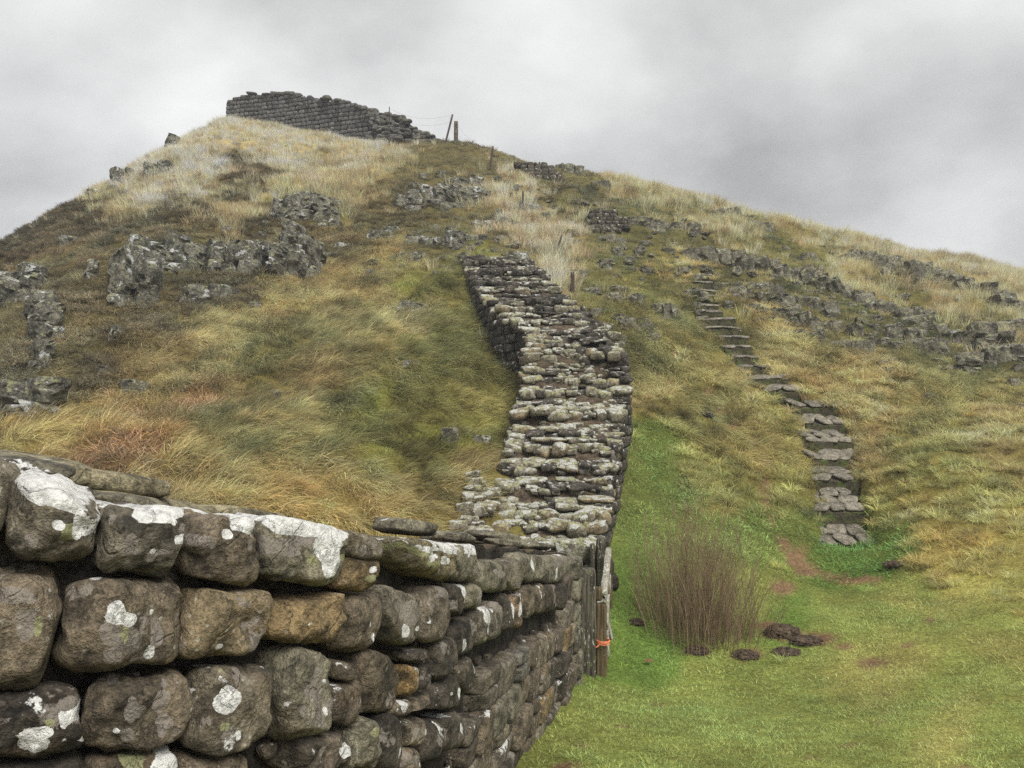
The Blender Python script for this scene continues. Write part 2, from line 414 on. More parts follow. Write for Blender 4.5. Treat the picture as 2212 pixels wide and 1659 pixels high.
# ---------------------------------------------------------------- vegetation map
# (column, row, kind, sRGB colour seen) of plant patches read off the photograph
VEG = []
def V(kind, rgb, pts, w=1.0):
    for p_ in pts: VEG.append((p_[0], p_[1], kind, rgb, w))
V('tall', (182,166,126), [(500,275),(410,310),(560,300),(660,310),(740,335),(640,380),(330,385),(470,370),(800,330),(290,415)])
V('tall', (160,145,100), [(760,420),(700,390),(600,400),(480,460),(820,350),(230,440),(760,370)])
V('tall', (172,152,112), [(1150,480),(1180,510),(1200,545),(1215,580),(1085,400),(1110,430),(1175,470)],1.4)
V('heather', (70,62,46), [(100,490),(40,530),(170,455),(0,570),(220,425),(130,470),(520,360),(510,400),(430,480),(330,490),(350,440),(560,470),(650,470)],0.7)
V('mat', (112,102,62), [(120,590),(210,620),(170,560),(80,650),(260,690),(130,780),(180,700),(330,520),(350,650),(70,600),(280,470),(40,740),(110,820),(280,780)],.45)
V('short', (96,92,56), [(160,590),(230,560),(60,680),(120,700),(200,760),(300,600),(420,540),(90,860),(350,560),(560,600)],.45)
V('heather', (88,80,62), [(60,560),(150,510),(250,500),(100,620),(200,560),(350,520),(180,660),(60,700),(140,740),(200,800),(60,830),(220,640),(390,640),(330,690),(540,620),(700,560),(120,560),(240,730),(60,770),(150,860),(10,600),(30,860)])
V('heather', (92,82,54), [(850,470),(800,450),(690,520),(760,520),(550,560),(400,500),(620,470)],0.8)
V('mat', (142,128,76), [(560,680),(640,630),(760,600),(460,700),(820,640),(520,730),(800,560),(720,660),(900,690)])
V('mat', (128,114,66), [(420,780),(340,790),(600,860),(700,740),(480,850),(300,830),(650,800)])
V('mat', (118,112,62), [(750,820),(850,850),(820,740),(540,800),(620,920),(560,960),(700,900),(450,900),(700,700),(600,750)])
V('mat', (104,102,48), [(900,760),(880,900),(960,820),(800,960),(980,700),(940,620),(900,1000),(1000,880)])
V('mat', (142,126,68), [(430,960),(560,1040),(700,1060),(780,1090),(420,1010),(100,950),(60,930),(180,920),(500,1000),(330,890)])
V('mat', (122,108,58), [(900,1100),(1000,1120),(850,1050),(980,1060),(750,1020),(1040,1050)])
V('moss', (118,122,46), [(1000,930),(830,900),(880,620),(790,1000),(850,630),(960,930),(820,870),(1010,560),(700,440),(620,425)],0.6)
V('bracken', (120,92,56), [(240,965),(320,950),(200,985),(370,960),(280,940),(400,870),(440,850)],1.2)
V('short', (106,100,66), [(900,350),(960,340),(1040,360),(850,390),(920,400),(1010,350),(1150,420),(900,500),(1000,480),(1060,520),(820,490),(940,560),(1080,440),(900,540),(1000,400),(1100,560),(860,440),(960,370),(1130,350)])
V('heather', (76,70,50), [(940,400),(1090,470),(870,420),(1200,430),(1250,400)],0.6)
V('short', (102,102,62), [(1250,440),(1350,450),(1450,500),(1300,530),(1350,560),(1250,580),(1180,380),(1280,480),(1400,470)])
V('short', (88,88,54), [(1550,600),(1650,650),(1800,650),(1950,670),(2050,720),(2150,700),(1900,720),(1500,520),(1600,560),(1400,540),(2150,780),(2000,760),(1700,620)])
V('short', (110,110,56), [(1450,590),(1400,620),(1300,610),(1550,720),(1850,690),(1980,640),(2120,660),(1750,560),(1700,540)])
V('tall', (170,152,108), [(1400,385),(1450,398),(1550,430),(1640,455),(1750,485),(1850,510),(2000,548),(2150,580),(1500,415),(1930,530),(2080,565),(1700,470),(1350,380)])
V('short', (112,108,66), [(1500,450),(1600,480),(1700,510),(1800,540),(1900,560),(2050,590),(1300,380),(1240,372)])
V('tall', (168,152,104), [(1960,600),(2040,625),(2100,650),(2170,680),(1800,580),(1420,420),(1560,470)],0.8)
V('tuss', (146,132,78), [(1700,730),(1690,770),(1850,760),(1840,830),(1620,850),(1610,820),(1880,800),(1920,900),(2120,930),(2150,980),(1900,960),(1410,860),(1640,655),(1470,590),(1840,880)],1.1)
V('tuss', (126,118,62), [(1560,780),(1900,1010),(2050,900),(2150,860),(2000,820),(1480,820),(1760,700),(1580,900),(2180,1050)])
V('mat', (114,108,56), [(1450,740),(1500,860),(1560,940),(1650,950),(1980,880),(2080,850),(1350,690),(1300,660),(1400,700),(1500,700),(1400,790),(1450,900),(1600,750),(1950,760),(1790,760)])
V('tuss', (124,120,56), [(1430,930),(1500,1000),(1600,1030),(1700,1000),(1550,1060),(1670,900),(1980,960),(2050,1000),(2080,1080),(1950,1060)])
V('lawn', (92,112,46), [(1450,1060),(1400,1000),(1550,1110),(1650,1130),(1430,1150),(1600,1180),(1380,1100),(1390,960)])
V('lawn', (78,106,36), [(1350,1250),(1350,1380),(1370,1180),(1400,1350),(1800,1205),(1900,1205),(1680,1330),(1340,1450),(1400,1420)])
V('tuss', (150,138,68), [(2000,1120),(2050,1180),(1960,1080),(2150,1130),(2100,1230)],0.8)
V('lawn', (104,116,50), [(1450,1500),(1700,1450),(1900,1330),(2100,1450),(1600,1600),(1250,1600),(1900,1600),(2150,1600),(1300,1520),(1750,1550),(2000,1350),(1800,1350),(2050,1250),(1500,1420),(2000,1500),(2150,1330),(1150,1700),(1700,1750),(2200,1750),(1600,1250)])
V('lawn', (122,122,60), [(2000,1300),(2150,1400),(1850,1450),(2050,1600),(1950,1430),(2100,1280)])
KINDS_ = ['tall','heather','mat','moss','bracken','short','tuss','lawn']
vx = np.array([v[0] for v in VEG], float); vy = np.array([v[1] for v in VEG], float)
vk = np.array([KINDS_.index(v[2]) for v in VEG]); vc = np.array([lin(v[3]) for v in VEG]); vw = np.array([v[4] for v in VEG])
# bare earth: column,row, half width, half height
SOIL = [(1720,1205,26,26),(1745,1235,34,16),(1850,1252,60,9),(1935,1218,24,14),(1690,1175,14,20),(1790,1243,30,8),(1555,885,16,12),(1590,918,18,12),(1622,960,14,18),
        (1645,1000,18,16),(1655,1040,12,18),(1660,1080,12,18),(1662,1120,9,22),(1530,850,12,12),(1500,810,12,12),(1460,770,10,10),(1825,1395,26,9),(1885,1432,40,12),(1770,1380,40,12),
        (1700,1370,45,14),(1610,1412,36,12),(1505,1402,28,12),(1840,1612,18,8),(1900,1562,12,6),(1220,1660,30,14),(1150,1690,40,16),(1690,1270,30,20),(1560,1380,14,6),(1960,1395,20,6),
        (1900,1500,16,5),(1340,1570,14,4),(2010,1340,16,5),(1650,1350,24,10),(1250,1610,16,6),(1560,560,26,14),(1600,575,26,12),(2090,1660,20,8),(1760,1640,14,5),(1420,1520,12,4)]
def soilness(px, py):
    r = np.zeros(np.shape(px)); jx = 14 * fbm(px, py, 22, 3, 4.0); jy = 10 * fbm(px, py, 18, 3, 8.0)
    for a, b, w, h in SOIL:
        d = ((px + jx - a) / w) ** 2 + ((py + jy - b) / h) ** 2
        r = np.maximum(r, np.clip(1.35 - d, 0, 1))
    return r
def warp(x, y, px, py):
    k = np.clip(1100 / (np.abs(py) + 200), .5, 1.5)
    return px + 75 * fbm(x, y, 1.8, 4, 3.0, .65), py + 60 * fbm(x, y, 1.6, 4, 6.0, .65)
def veg_at(x, y, z, rng=None, sharp=2.2):
    px, py = proj(x, y, z)
    px = np.clip(px, -150, 2350); py = np.clip(py, 150, 1760)
    wx, wy = warp(x, y, px, py)
    col = np.empty((len(x), 3)); kd = np.empty(len(x), int)
    for i in range(0, len(x), 20000):
        s_ = slice(i, i + 20000)
        d2 = (wx[s_, None] - vx) ** 2 + ((wy[s_, None] - vy) * 1.5) ** 2
        w = vw / (d2 + 500) ** sharp
        w /= w.sum(1, keepdims=True)
        mean = w @ vc
        if rng is None:
            col[s_] = mean; kd[s_] = vk[np.argmax(w, 1)]
        else:
            c = np.cumsum(w, 1); j = (rng.random(len(w))[:, None] > c).sum(1).clip(0, len(vx) - 1)
            kd[s_] = vk[j]; col[s_] = 0.65 * vc[j] + 0.35 * mean
    return col, kd, px, py

# ---------------------------------------------------------------- ground sheet
def spaced(segs):
    out = []
    for a, b, st in segs: out.append(np.arange(a, b - 1e-6, st))
    out.append(np.array([segs[-1][1]])); return np.concatenate(out)
ys = spaced([(-300,-60,60),(-60,-10,10),(-10,4,1.0),(4,14,0.10),(14,30,0.13),(30,50,0.17),(50,70,1.5),(70,120,10),(120,400,70)])
xs = spaced([(-400,-60,60),(-60,-28,3),(-28,-15,0.35),(-15,15,0.12),(15,30,0.3),(30,60,3),(60,400,60)])
GX, GY = np.meshgrid(xs, ys)
GZ = H(GX, GY)
nx_, ny_ = len(xs), len(ys)
idx = np.arange(nx_ * ny_).reshape(ny_, nx_)
FQ = np.stack([idx[:-1, :-1], idx[:-1, 1:], idx[1:, 1:], idx[1:, :-1]], -1).reshape(-1, 4)
VV = np.stack([GX.ravel(), GY.ravel(), GZ.ravel()], -1)
gm_ = mesh_np('hillside', VV, FQ, M_ground)
tc_, tk_, tpx, tpy = veg_at(VV[:, 0], VV[:, 1], VV[:, 2], None, 1.6)
so_ = soilness(tpx, tpy)[:, None]
lm_ = lawn_mask(VV[:, 0], VV[:, 1])[:, None]
tc_ = (tc_ * .7 + tc_.mean(1, keepdims=True) * .3) * np.array([0.92, 0.90, 0.70]) * (1 + .8 * lm_)
tc_ = tc_ * (1 - so_) + lin((122, 100, 80)) * so_
attr(gm_, 'tint', 'FLOAT_COLOR', 'POINT', np.column_stack([tc_ * 1.0, np.ones(len(tc_))]))
ground = link(bpy.data.objects.new('ground', gm_))
tag(ground, 'grassy craggy hillside rising behind the walls, with mown turf at its foot', kind='structure')

# ---------------------------------------------------------------- tuft prototypes (instanced by geometry nodes)
proto_coll = bpy.data.collections.new('tuft_shapes')
def blades(name, n, hmin, hmax, rad, width, lean, bend, rng, segs=3, dirbias=None, flat=0.0, hue=0.25):
    """n ribbon blades rising from a patch of radius rad; dirbias pulls them all one way (+x)"""
    V_, F_, S_ = [], [], []
    for i in range(n):
        a = rng.uniform(0, 2 * math.pi); r = rad * math.sqrt(rng.random())
        bx, by = r * math.cos(a), r * math.sin(a)
        h = rng.uniform(hmin, hmax)
        out = a + rng.normal(0, 0.5)
        if dirbias is not None: out = rng.normal(0, dirbias)
        l0 = abs(rng.normal(lean, lean * 0.4)); b_ = rng.uniform(0.5, 1.3) * bend
        th = l0; p = np.array([bx, by, -0.02]); w = width * rng.uniform(0.7, 1.3)
        side = rng.uniform(0, math.pi)
        sd = np.array([math.cos(side), math.sin(side), 0])
        br = 1 + rng.normal(0, hue); base = np.clip([br * (1 + rng.normal(0, .06)), br, br * (1 + rng.normal(0, .12))], 0.35, 1.8)
        k0 = len(V_)
        for s in range(segs + 1):
            t = s / segs; ww = w * (1 - t ** 1.6) + 0.0006
            if s < segs:
                V_ += [p - sd * ww / 2, p + sd * ww / 2]; S_ += [base, base]
            else:
                V_.append(p.copy()); S_.append(base * 1.1)
            d = np.array([math.sin(th) * math.cos(out), math.sin(th) * math.sin(out), math.cos(th)])
            p = p + d * h / segs
            th = min(th + b_ / segs, 2.3 if flat else 1.9)
            if p[2] < -0.03 and s: p[2] = -0.03
        for s in range(segs - 1):
            q = k0 + 2 * s; F_ += [(q, q + 1, q + 3), (q, q + 3, q + 2)]
        q = k0 + 2 * (segs - 1); F_.append((q, q + 1, q + 2))
    me = mesh_np(name, V_, F_, M_blade, smooth=False)
    attr(me, 'shade', 'FLOAT_COLOR', 'POINT', np.column_stack([np.array(S_), np.ones(len(S_))]))
    return me
def sprig(name, n, h, rad, rng, leaf=0.012, wood=0.004):
    """small bushy clump: stems with many tiny leaf faces"""
    V_, F_, S_ = [], [], []
    for i in range(n):
        a = rng.uniform(0, 2 * math.pi); r = rad * math.sqrt(rng.random()) * 0.5
        p = np.array([r * math.cos(a), r * math.sin(a), 0.0]); d = np.array([math.cos(a) * .8, math.sin(a) * .8, rng.uniform(.5, 1.2)]); d /= np.linalg.norm(d)
        L = h * rng.uniform(.6, 1.2); br = np.clip(1 + rng.normal(0, .3), .4, 1.8)
        k0 = len(V_); sd = np.array([-math.sin(a), math.cos(a), 0]) * wood
        V_ += [p - sd, p + sd, p + d * L]; S_ += [[br * .7, br * .65, br * .6]] * 3; F_.append((k0, k0 + 1, k0 + 2))
        for j in range(7):
            q = p + d * L * rng.uniform(.35, 1.0) + rng.normal(0, .012, 3); k0 = len(V_)
            u = rng.normal(0, 1, 3); u /= np.linalg.norm(u); v = rng.normal(0, 1, 3); v /= np.linalg.norm(v)
            V_ += [q, q + u * leaf * 1.6, q + v * leaf * 1.2]; hv = np.clip(br * (1 + rng.normal(0, .25)), .3, 2.2)
            S_ += [[hv * (1 + rng.normal(0, .1)), hv, hv * .9]] * 3; F_.append((k0, k0 + 1, k0 + 2))
    me = mesh_np(name, V_, F_, M_blade, smooth=False)
    attr(me, 'shade', 'FLOAT_COLOR', 'POINT', np.column_stack([np.array(S_), np.ones(len(S_))]))
    return me
prng = np.random.default_rng(5)
PROTO = {}
def protos(kind, fn, k):
    c = bpy.data.collections.new('tufts_' + kind)
    for i in range(k):
        o = bpy.data.objects.new('tuft_' + kind, fn()); c.objects.link(o)
    PROTO[kind] = (c, k)
protos('tall', lambda: blades('tall_tuft', 40, .22, .50, .16, .0095, .16, .75, prng), 6)
protos('heather', lambda: sprig('heather_clump', 60, .20, .20, prng), 6)
protos('mat', lambda: blades('matted_tuft', 48, .22, .46, .15, .0085, .75, 1.5, prng, segs=4, dirbias=.42, flat=1), 6)
protos('moss', lambda: blades('moss_cushion', 90, .03, .07, .13, .006, .4, .6, prng, segs=2), 4)
protos('bracken', lambda: blades('bracken_litter', 46, .16, .34, .17, .010, 1.0, 1.2, prng, segs=3, flat=1, hue=.35), 5)
protos('short', lambda: blades('rough_tuft', 50, .06, .17, .14, .0080, .45, 1.2, prng), 6)
protos('tuss', lambda: blades('tussock', 90, .18, .36, .11, .0075, .40, 2.1, prng, segs=5), 6)
protos('lawn', lambda: blades('lawn_tuft', 44, .022, .075, .075, .0046, .55, 1.4, prng, segs=2, hue=.32), 6)

def scatter_group(coll):
    ng = bpy.data.node_groups.new('scatter_' + coll.name, 'GeometryNodeTree')
    ng.interface.new_socket('Geometry', in_out='INPUT', socket_type='NodeSocketGeometry')
    ng.interface.new_socket('Geometry', in_out='OUTPUT', socket_type='NodeSocketGeometry')
    nd, lk = ng.nodes, ng.links
    gi = nd.new('NodeGroupInput'); go = nd.new('NodeGroupOutput')
    ci = nd.new('GeometryNodeCollectionInfo'); ci.inputs['Collection'].default_value = coll
    ci.inputs['Separate Children'].default_value = True; ci.inputs['Reset Children'].default_value = True
    mp = nd.new('GeometryNodeMeshToPoints')
    ip = nd.new('GeometryNodeInstanceOnPoints'); ip.inputs['Pick Instance'].default_value = True
    def na(nm, ty):
        a = nd.new('GeometryNodeInputNamedAttribute'); a.data_type = ty; a.inputs['Name'].default_value = nm
        return [o for o in a.outputs if o.enabled and o.name == 'Attribute'][0]
    e2r = nd.new('FunctionNodeEulerToRotation')
    lk.new(gi.outputs[0], mp.inputs['Mesh']); lk.new(mp.outputs[0], ip.inputs['Points'])
    lk.new(ci.outputs[0], ip.inputs['Instance'])
    lk.new(na('pick', 'INT'), ip.inputs['Instance Index'])
    lk.new(na('rot', 'FLOAT_VECTOR'), e2r.inputs[0]); lk.new(e2r.outputs[0], ip.inputs['Rotation'])
    lk.new(na('scl', 'FLOAT_VECTOR'), ip.inputs['Scale'])
    lk.new(ip.outputs[0], go.inputs[0])
    return ng
def scatter(name, kind, P, rot, scl, tint, label):
    if len(P) == 0: return
    me = bpy.data.meshes.new(name)
    me.vertices.add(len(P)); me.vertices.foreach_set('co', np.asarray(P, np.float32).ravel())
    attr(me, 'rot', 'FLOAT_VECTOR', 'POINT', rot)
    attr(me, 'scl', 'FLOAT_VECTOR', 'POINT', scl)
    attr(me, 'tint', 'FLOAT_COLOR', 'POINT', np.column_stack([tint, np.ones(len(P))]))
    c, k = PROTO[kind]
    attr(me, 'pick', 'INT', 'POINT', RNG.integers(0, k, len(P)))
    me.materials.append(M_blade)
    o = link(bpy.data.objects.new(name, me))
    md = o.modifiers.new('scatter', 'NODES'); md.node_group = scatter_group(c)
    tag(o, label, kind='stuff')
    return o

KEEP_OUT = []      # functions (x, y) -> bool mask of ground that carries no plants
def euler_from(nrm, yaw):
    """Euler XYZ of a frame whose z is nrm and whose x points along yaw"""
    z = nrm / np.linalg.norm(nrm, axis=1, keepdims=True)
    d = np.stack([np.cos(yaw), np.sin(yaw), np.zeros_like(yaw)], 1)
    x = d - z * (d * z).sum(1, keepdims=True); x /= np.linalg.norm(x, axis=1, keepdims=True)
    y = np.cross(z, x)
    ry = -np.arcsin(np.clip(x[:, 2], -1, 1)); rz = np.arctan2(x[:, 1], x[:, 0]); rx = np.arctan2(y[:, 2], z[:, 2])
    return np.stack([rx, ry, rz], 1)
GAIN = 2.05
LAB = {'tall': 'tall pale dry grass standing on the upper slopes and skyline', 'heather': 'low dark brown heather clumps covering the left crags',
       'mat': 'long windswept grass combed over the middle slopes', 'moss': 'bright yellow green moss cushions on the slope',
       'bracken': 'flattened rusty dead bracken on the lower left slope', 'short': 'short rough olive grass between the rocks',
       'tuss': 'arching straw coloured tussocks beside the steps and path', 'lawn': 'short green turf at the foot of the walls'}
NAMES = {'tall': 'dry_grass', 'heather': 'heather', 'mat': 'matted_grass', 'moss': 'moss', 'bracken': 'bracken', 'short': 'rough_grass', 'tuss': 'tussock_grass', 'lawn': 'turf'}
def plant():
    bands = [(4.6, 9, 190), (9, 13.5, 120), (13.5, 18, 62), (18, 24, 44), (24, 32, 32), (32, 47, 28)]
    acc = {k: [] for k in KINDS_}
    rng = np.random.default_rng(3)
    for y0, y1, dens in bands:
        xm0, xm1 = -0.74 * y1 - 2, 0.74 * y1 + 2
        n = int((xm1 - xm0) * (y1 - y0) * dens)
        x = rng.uniform(xm0, xm1, n); y = rng.uniform(y0, y1, n)
        k = (np.abs(x) < 0.72 * y + 2.0) & (x > -1.29 + .223 * y - 3.0 if y1 <= 9 else x > -99)
        x, y = x[k], y[k]
        if y1 <= 9:
            k = (x > -1.2 + .223 * y); x, y = x[k], y[k]
        z = H(x, y); col, kd, px, py = veg_at(x, y, z, rng)
        so = soilness(px, py)
        keep = rng.random(len(x)) > so * 1.2
        for f in KEEP_OUT: keep &= ~f(x, y)
        # lawn wants density, the rest does not
        prob = np.ones(len(x))
        ref = {(4.6, 9): 1, (9, 13.5): 1}.get((y0, y1), 1)
        isl = kd == KINDS_.index('lawn')
        if y1 <= 13.5: prob[~isl] = 26.0 / dens * (1.6 if y1 <= 9 else 1.3)
        elif y1 <= 18: prob[~isl] = 38.0 / dens
        prob[kd == KINDS_.index('short')] *= 1.25 if y0 >= 18 else 1
        prob[kd == KINDS_.index('heather')] *= 0.75
        prob[kd == KINDS_.index('tuss')] *= 0.62
        keep &= rng.random(len(x)) < prob
        e = 0.25
        gxn = (H(x + e, y) - H(x - e, y)) / (2 * e); gyn = (H(x, y + e) - H(x, y - e)) / (2 * e)
        for ki, kn in enumerate(KINDS_):
            m = keep & (kd == ki)
            if not m.any(): continue
            X, Y_, Z = x[m], y[m], z[m]; nn = len(X)
            nrm = np.stack([-gxn[m], -gyn[m], np.ones(nn)], 1)
            mixn = {'mat': 1.0, 'moss': 1.0, 'lawn': 1.0, 'bracken': 1.0}.get(kn, 0.45)
            nrm = nrm * mixn + np.array([0, 0, 1.0]) * (1 - mixn)
            if kn == 'mat':
                down = np.arctan2(-gyn[m], -gxn[m])
                yaw = np.where(X < 1.3, -0.35, down) * 1.0 + 1.7 * fbm(X, Y_, 1.7, 2, 12.0) * np.where(X < 1.3, 1, .8) + rng.normal(0, .25, nn)
            else: yaw = rng.uniform(0, 6.28, nn)
            rot = euler_from(nrm, yaw)
            s = rng.uniform(.75, 1.25, nn) * (1 + 0.5 * fbm(X, Y_, 1.1, 2, 15.0))
            if kn == 'lawn' : s *= np.where(Y_ > 13, 1.7, 1.0) * np.where(Y_ > 9, 1.15, 1)
            if kn in ('moss',): s *= 1.2
            if kn == 'tuss': s *= np.clip(.62 + (Y_ - 10) * .05, .62, 1.05)
            if kn == 'tall': s *= np.where(Y_ > 38, .72, 1.0)
            scl = np.stack([s * rng.uniform(.85, 1.2, nn), s * rng.uniform(.85, 1.2, nn), s * rng.uniform(.8, 1.2, nn)], 1)
            t = col[m]; t = (t * .70 + t.mean(1, keepdims=True) * .30) * GAIN
            if kn in ('heather',): t = t * 1.35
            if kn == 'lawn': t = t * 1.45 * np.array([1.0, .97, .92])
            if kn == 'tuss': t = t * 1.1
            br = 1 + 0.75 * fbm(X, Y_, 0.8, 4, 21.0, .7) + rng.normal(0, .28, nn)
            if kn == 'lawn': br = .5 + .5 * br
            t = t * np.clip(br, .40, 1.8)[:, None]
            hue = fbm(X, Y_, 1.3, 3, 31.0) * .30 + rng.normal(0, .08, nn) - .03
            t = t * np.stack([1 + hue * .5, 1 - hue * .12, 1 - hue * .5], 1)
            acc[kn].append((np.stack([X, Y_, Z], 1), rot, scl, np.clip(t, 0.004, .7)))
    for kn, L in acc.items():
        if L:
            P, R_, S_, T_ = (np.concatenate([l[i] for l in L]) for i in range(4))
            print(kn, len(P))
            scatter(NAMES[kn], kn, P, R_, S_, T_, LAB[kn])
# ---------------------------------------------------------------- stones
def cube_surface(nx, ny, nz):
    """grid points on the surface of a box, each in -1..1, and its quads"""
    key = {}; V_ = []; F_ = []
    def vid(i, j, k):
        t = (i, j, k)
        if t not in key:
            key[t] = len(V_); V_.append((2 * i / nx - 1, 2 * j / ny - 1, 2 * k / nz - 1))
        return key[t]
    for i in range(nx):
        for j in range(ny):
            F_.append((vid(i, j, 0), vid(i, j + 1, 0), vid(i + 1, j + 1, 0), vid(i + 1, j, 0)))
            F_.append((vid(i, j, nz), vid(i + 1, j, nz), vid(i + 1, j + 1, nz), vid(i, j + 1, nz)))
    for i in range(nx):
        for k in range(nz):
            F_.append((vid(i, 0, k), vid(i + 1, 0, k), vid(i + 1, 0, k + 1), vid(i, 0, k + 1)))
            F_.append((vid(i, ny, k), vid(i, ny, k + 1), vid(i + 1, ny, k + 1), vid(i + 1, ny, k)))
    for j in range(ny):
        for k in range(nz):
            F_.append((vid(0, j, k), vid(0, j, k + 1), vid(0, j + 1, k + 1), vid(0, j + 1, k)))
            F_.append((vid(nx, j, k), vid(nx, j + 1, k), vid(nx, j + 1, k + 1), vid(nx, j, k + 1)))
    return np.array(V_, float), np.array(F_)
def rounded(P, k):
    m = np.abs(P).max(1, keepdims=True); q = (np.abs(P) ** k).sum(1, keepdims=True) ** (1 / k)
    return P * (m / q)
pool_rng = np.random.default_rng(21)
def pool_stone(name, mat, res=(6, 4, 4), k=5.0, amp=.16, cut=2, chips=.10):
    P, Fq = cube_surface(*res)
    P = rounded(P, k)
    o = pool_rng.uniform(0, 50)
    # a skewed, chipped block
    sk = pool_rng.normal(0, .07, 3)
    P[:, 0] += sk[0] * P[:, 2]; P[:, 2] *= 1 + sk[1] * P[:, 0]; P[:, 2] += sk[2] * P[:, 0] * .5
    for _ in range(cut):
        n = pool_rng.normal(0, 1, 3); n /= np.linalg.norm(n); d = pool_rng.uniform(.92, 1.2)
        s = P @ n - d; P = P - np.clip(s, 0, None)[:, None] * n * 0.85
    P += (P / (np.linalg.norm(P, axis=1, keepdims=True) + 1e-6)) * (amp * fbm3(P + o, 1.0, 2, o))[:, None]
    P += chips * (np.stack([n3(P * 2.3 + o, 1, 3), n3(P * 2.3 + o, 1, 7), n3(P * 2.3 + o, 1, 11)], 1)) * .5
    P += chips * .5 * (np.stack([n3(P * 5.3 + o, 1, 13), n3(P * 5.3 + o, 1, 17), n3(P * 5.3 + o, 1, 21)], 1)) * .5
    return mesh_np(name, P * .5, Fq, mat)
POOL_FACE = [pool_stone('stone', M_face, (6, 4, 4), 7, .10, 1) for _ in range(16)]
POOL_NEAR = [pool_stone('stone', M_near, (12, 6, 9), 8, .12, 2, .12) for _ in range(14)]
POOL_TOP = [pool_stone('stone', M_wall, (7, 6, 4), 9, .22, 10, .18) for _ in range(18)]
POOL_FAR = [pool_stone('stone', M_far, (5, 4, 4), 6, .10, 1, .10) for _ in range(12)]
POOL_FARR = [pool_stone('stone', M_far, (5, 4, 4), 3.5, .3, 3, .2) for _ in range(10)]
sr = random.Random(4)
def place(pool, parent, c, ax, ay, az, dims, col=None, name='stone'):
    """one stone: x along ax, y along ay, z along az, centre c, dims along each"""
    o = bpy.data.objects.new(name, sr.choice(pool) if isinstance(pool, list) else pool)
    ax, ay, az = Vector(ax).normalized(), Vector(ay).normalized(), Vector(az).normalized()
    fx = -1 if sr.random() < .5 else 1
    fy = 1
    if fx < 0: ax = -ax; ay = -ay
    M = Matrix((ax * dims[0], ay * dims[1], az * dims[2])).transposed().to_4x4()
    M.translation = Vector(c)
    pl = parent.location if parent is not None else Vector((0, 0, 0))
    M.translation = Vector(c) - pl
    o.matrix_basis = M
    v = sr.uniform(.62, 1.3)
    if col is None:
        t = sr.random()
        hue = (1.0, .98, .94) if t < .5 else ((1.12, 1.0, .82) if t < .75 else ((.92, .98, 1.04) if t < .9 else (.7, .66, .62)))
        col = [v * h for h in hue]
    o.color = (*col[:3], 1)
    return link(o, parent)

# ================================================================ near wall
A1, B1 = -1.29, 0.223
# the face line bends round to the left at the near end; the parameter runs like Y on the straight part
_cs = np.array([-2.4,-.37,.627,1.652,1.852,2.133,2.495,2.77,3.1,12.0])
_cx = np.array([-5.6,-3.6,-2.6,-1.61,-1.431,-1.185,-.941,-.768,A1 + B1 * 3.1,A1 + B1 * 12.0])
_cy = np.array([1.2,1.5,1.7,2.05,2.15,2.3,2.58,2.8,3.1,12.0])
_ct = np.array([.0,.0,-.03,-.12,-.15,-.235,-.325,-.38,-.44])
CS = np.arange(-2.4, 12.0, .02)
def _smooth(v, n=13):
    k = np.ones(n) / n; return np.convolve(np.pad(v, n // 2, mode='edge'), k, 'valid')
CX = _smooth(np.interp(CS, _cs, _cx)); CY = _smooth(np.interp(CS, _cs, _cy))
_ts = np.concatenate([_cs[:9], [3.65, 4.95, 9.5, 12]]); _tt = np.concatenate([_ct, [-.53, -.76, -(0.085 + 0.193 * 8.05), -1.66]])
CT = _smooth(np.interp(CS, _ts, _tt), 9)
_tx_ = np.gradient(CX); _ty_ = np.gradient(CY); _l_ = np.hypot(_tx_, _ty_); _tx_ /= _l_; _ty_ /= _l_
def D1f(s): return Vector((float(np.interp(s, CS, _tx_)), float(np.interp(s, CS, _ty_)), 0)).normalized()
def N1f(s): d = D1f(s); return Vector((d.y, -d.x, 0))
D1, N1 = D1f(8.0), N1f(8.0)
def w1_top(s): return EZ + float(np.interp(s, CS, CT))
def w1_pt(s, z, out=0.0):
    n = N1f(s); return Vector((float(np.interp(s, CS, CX)) + n.x * out, float(np.interp(s, CS, CY)) + n.y * out, z))
_ms = (CS > -1.2) & (CS < 11)
def w1_s(px, out=.03):
    ox = CX + _ty_ * out; oy = CY - _tx_ * out
    r = (ox / oy)[_ms]; a, b = ray(px, 1100)
    return float(np.interp(float(a), r, CS[_ms]))
def w1_pix(px, py, out=0.03):
    s = w1_s(px, out); p = w1_pt(s, 0, out); a, b = ray(px, py)
    return Vector((float(a) * p.y, p.y, EZ + float(b) * p.y))
near = empty('stone_wall', (A1 + B1 * 4, 4.0, 0.6))
tag(near, 'big rounded lichened blocks in rough courses, foreground wall ending beside the wooden gate', 'wall', kind='thing')
W1_END = 9.33
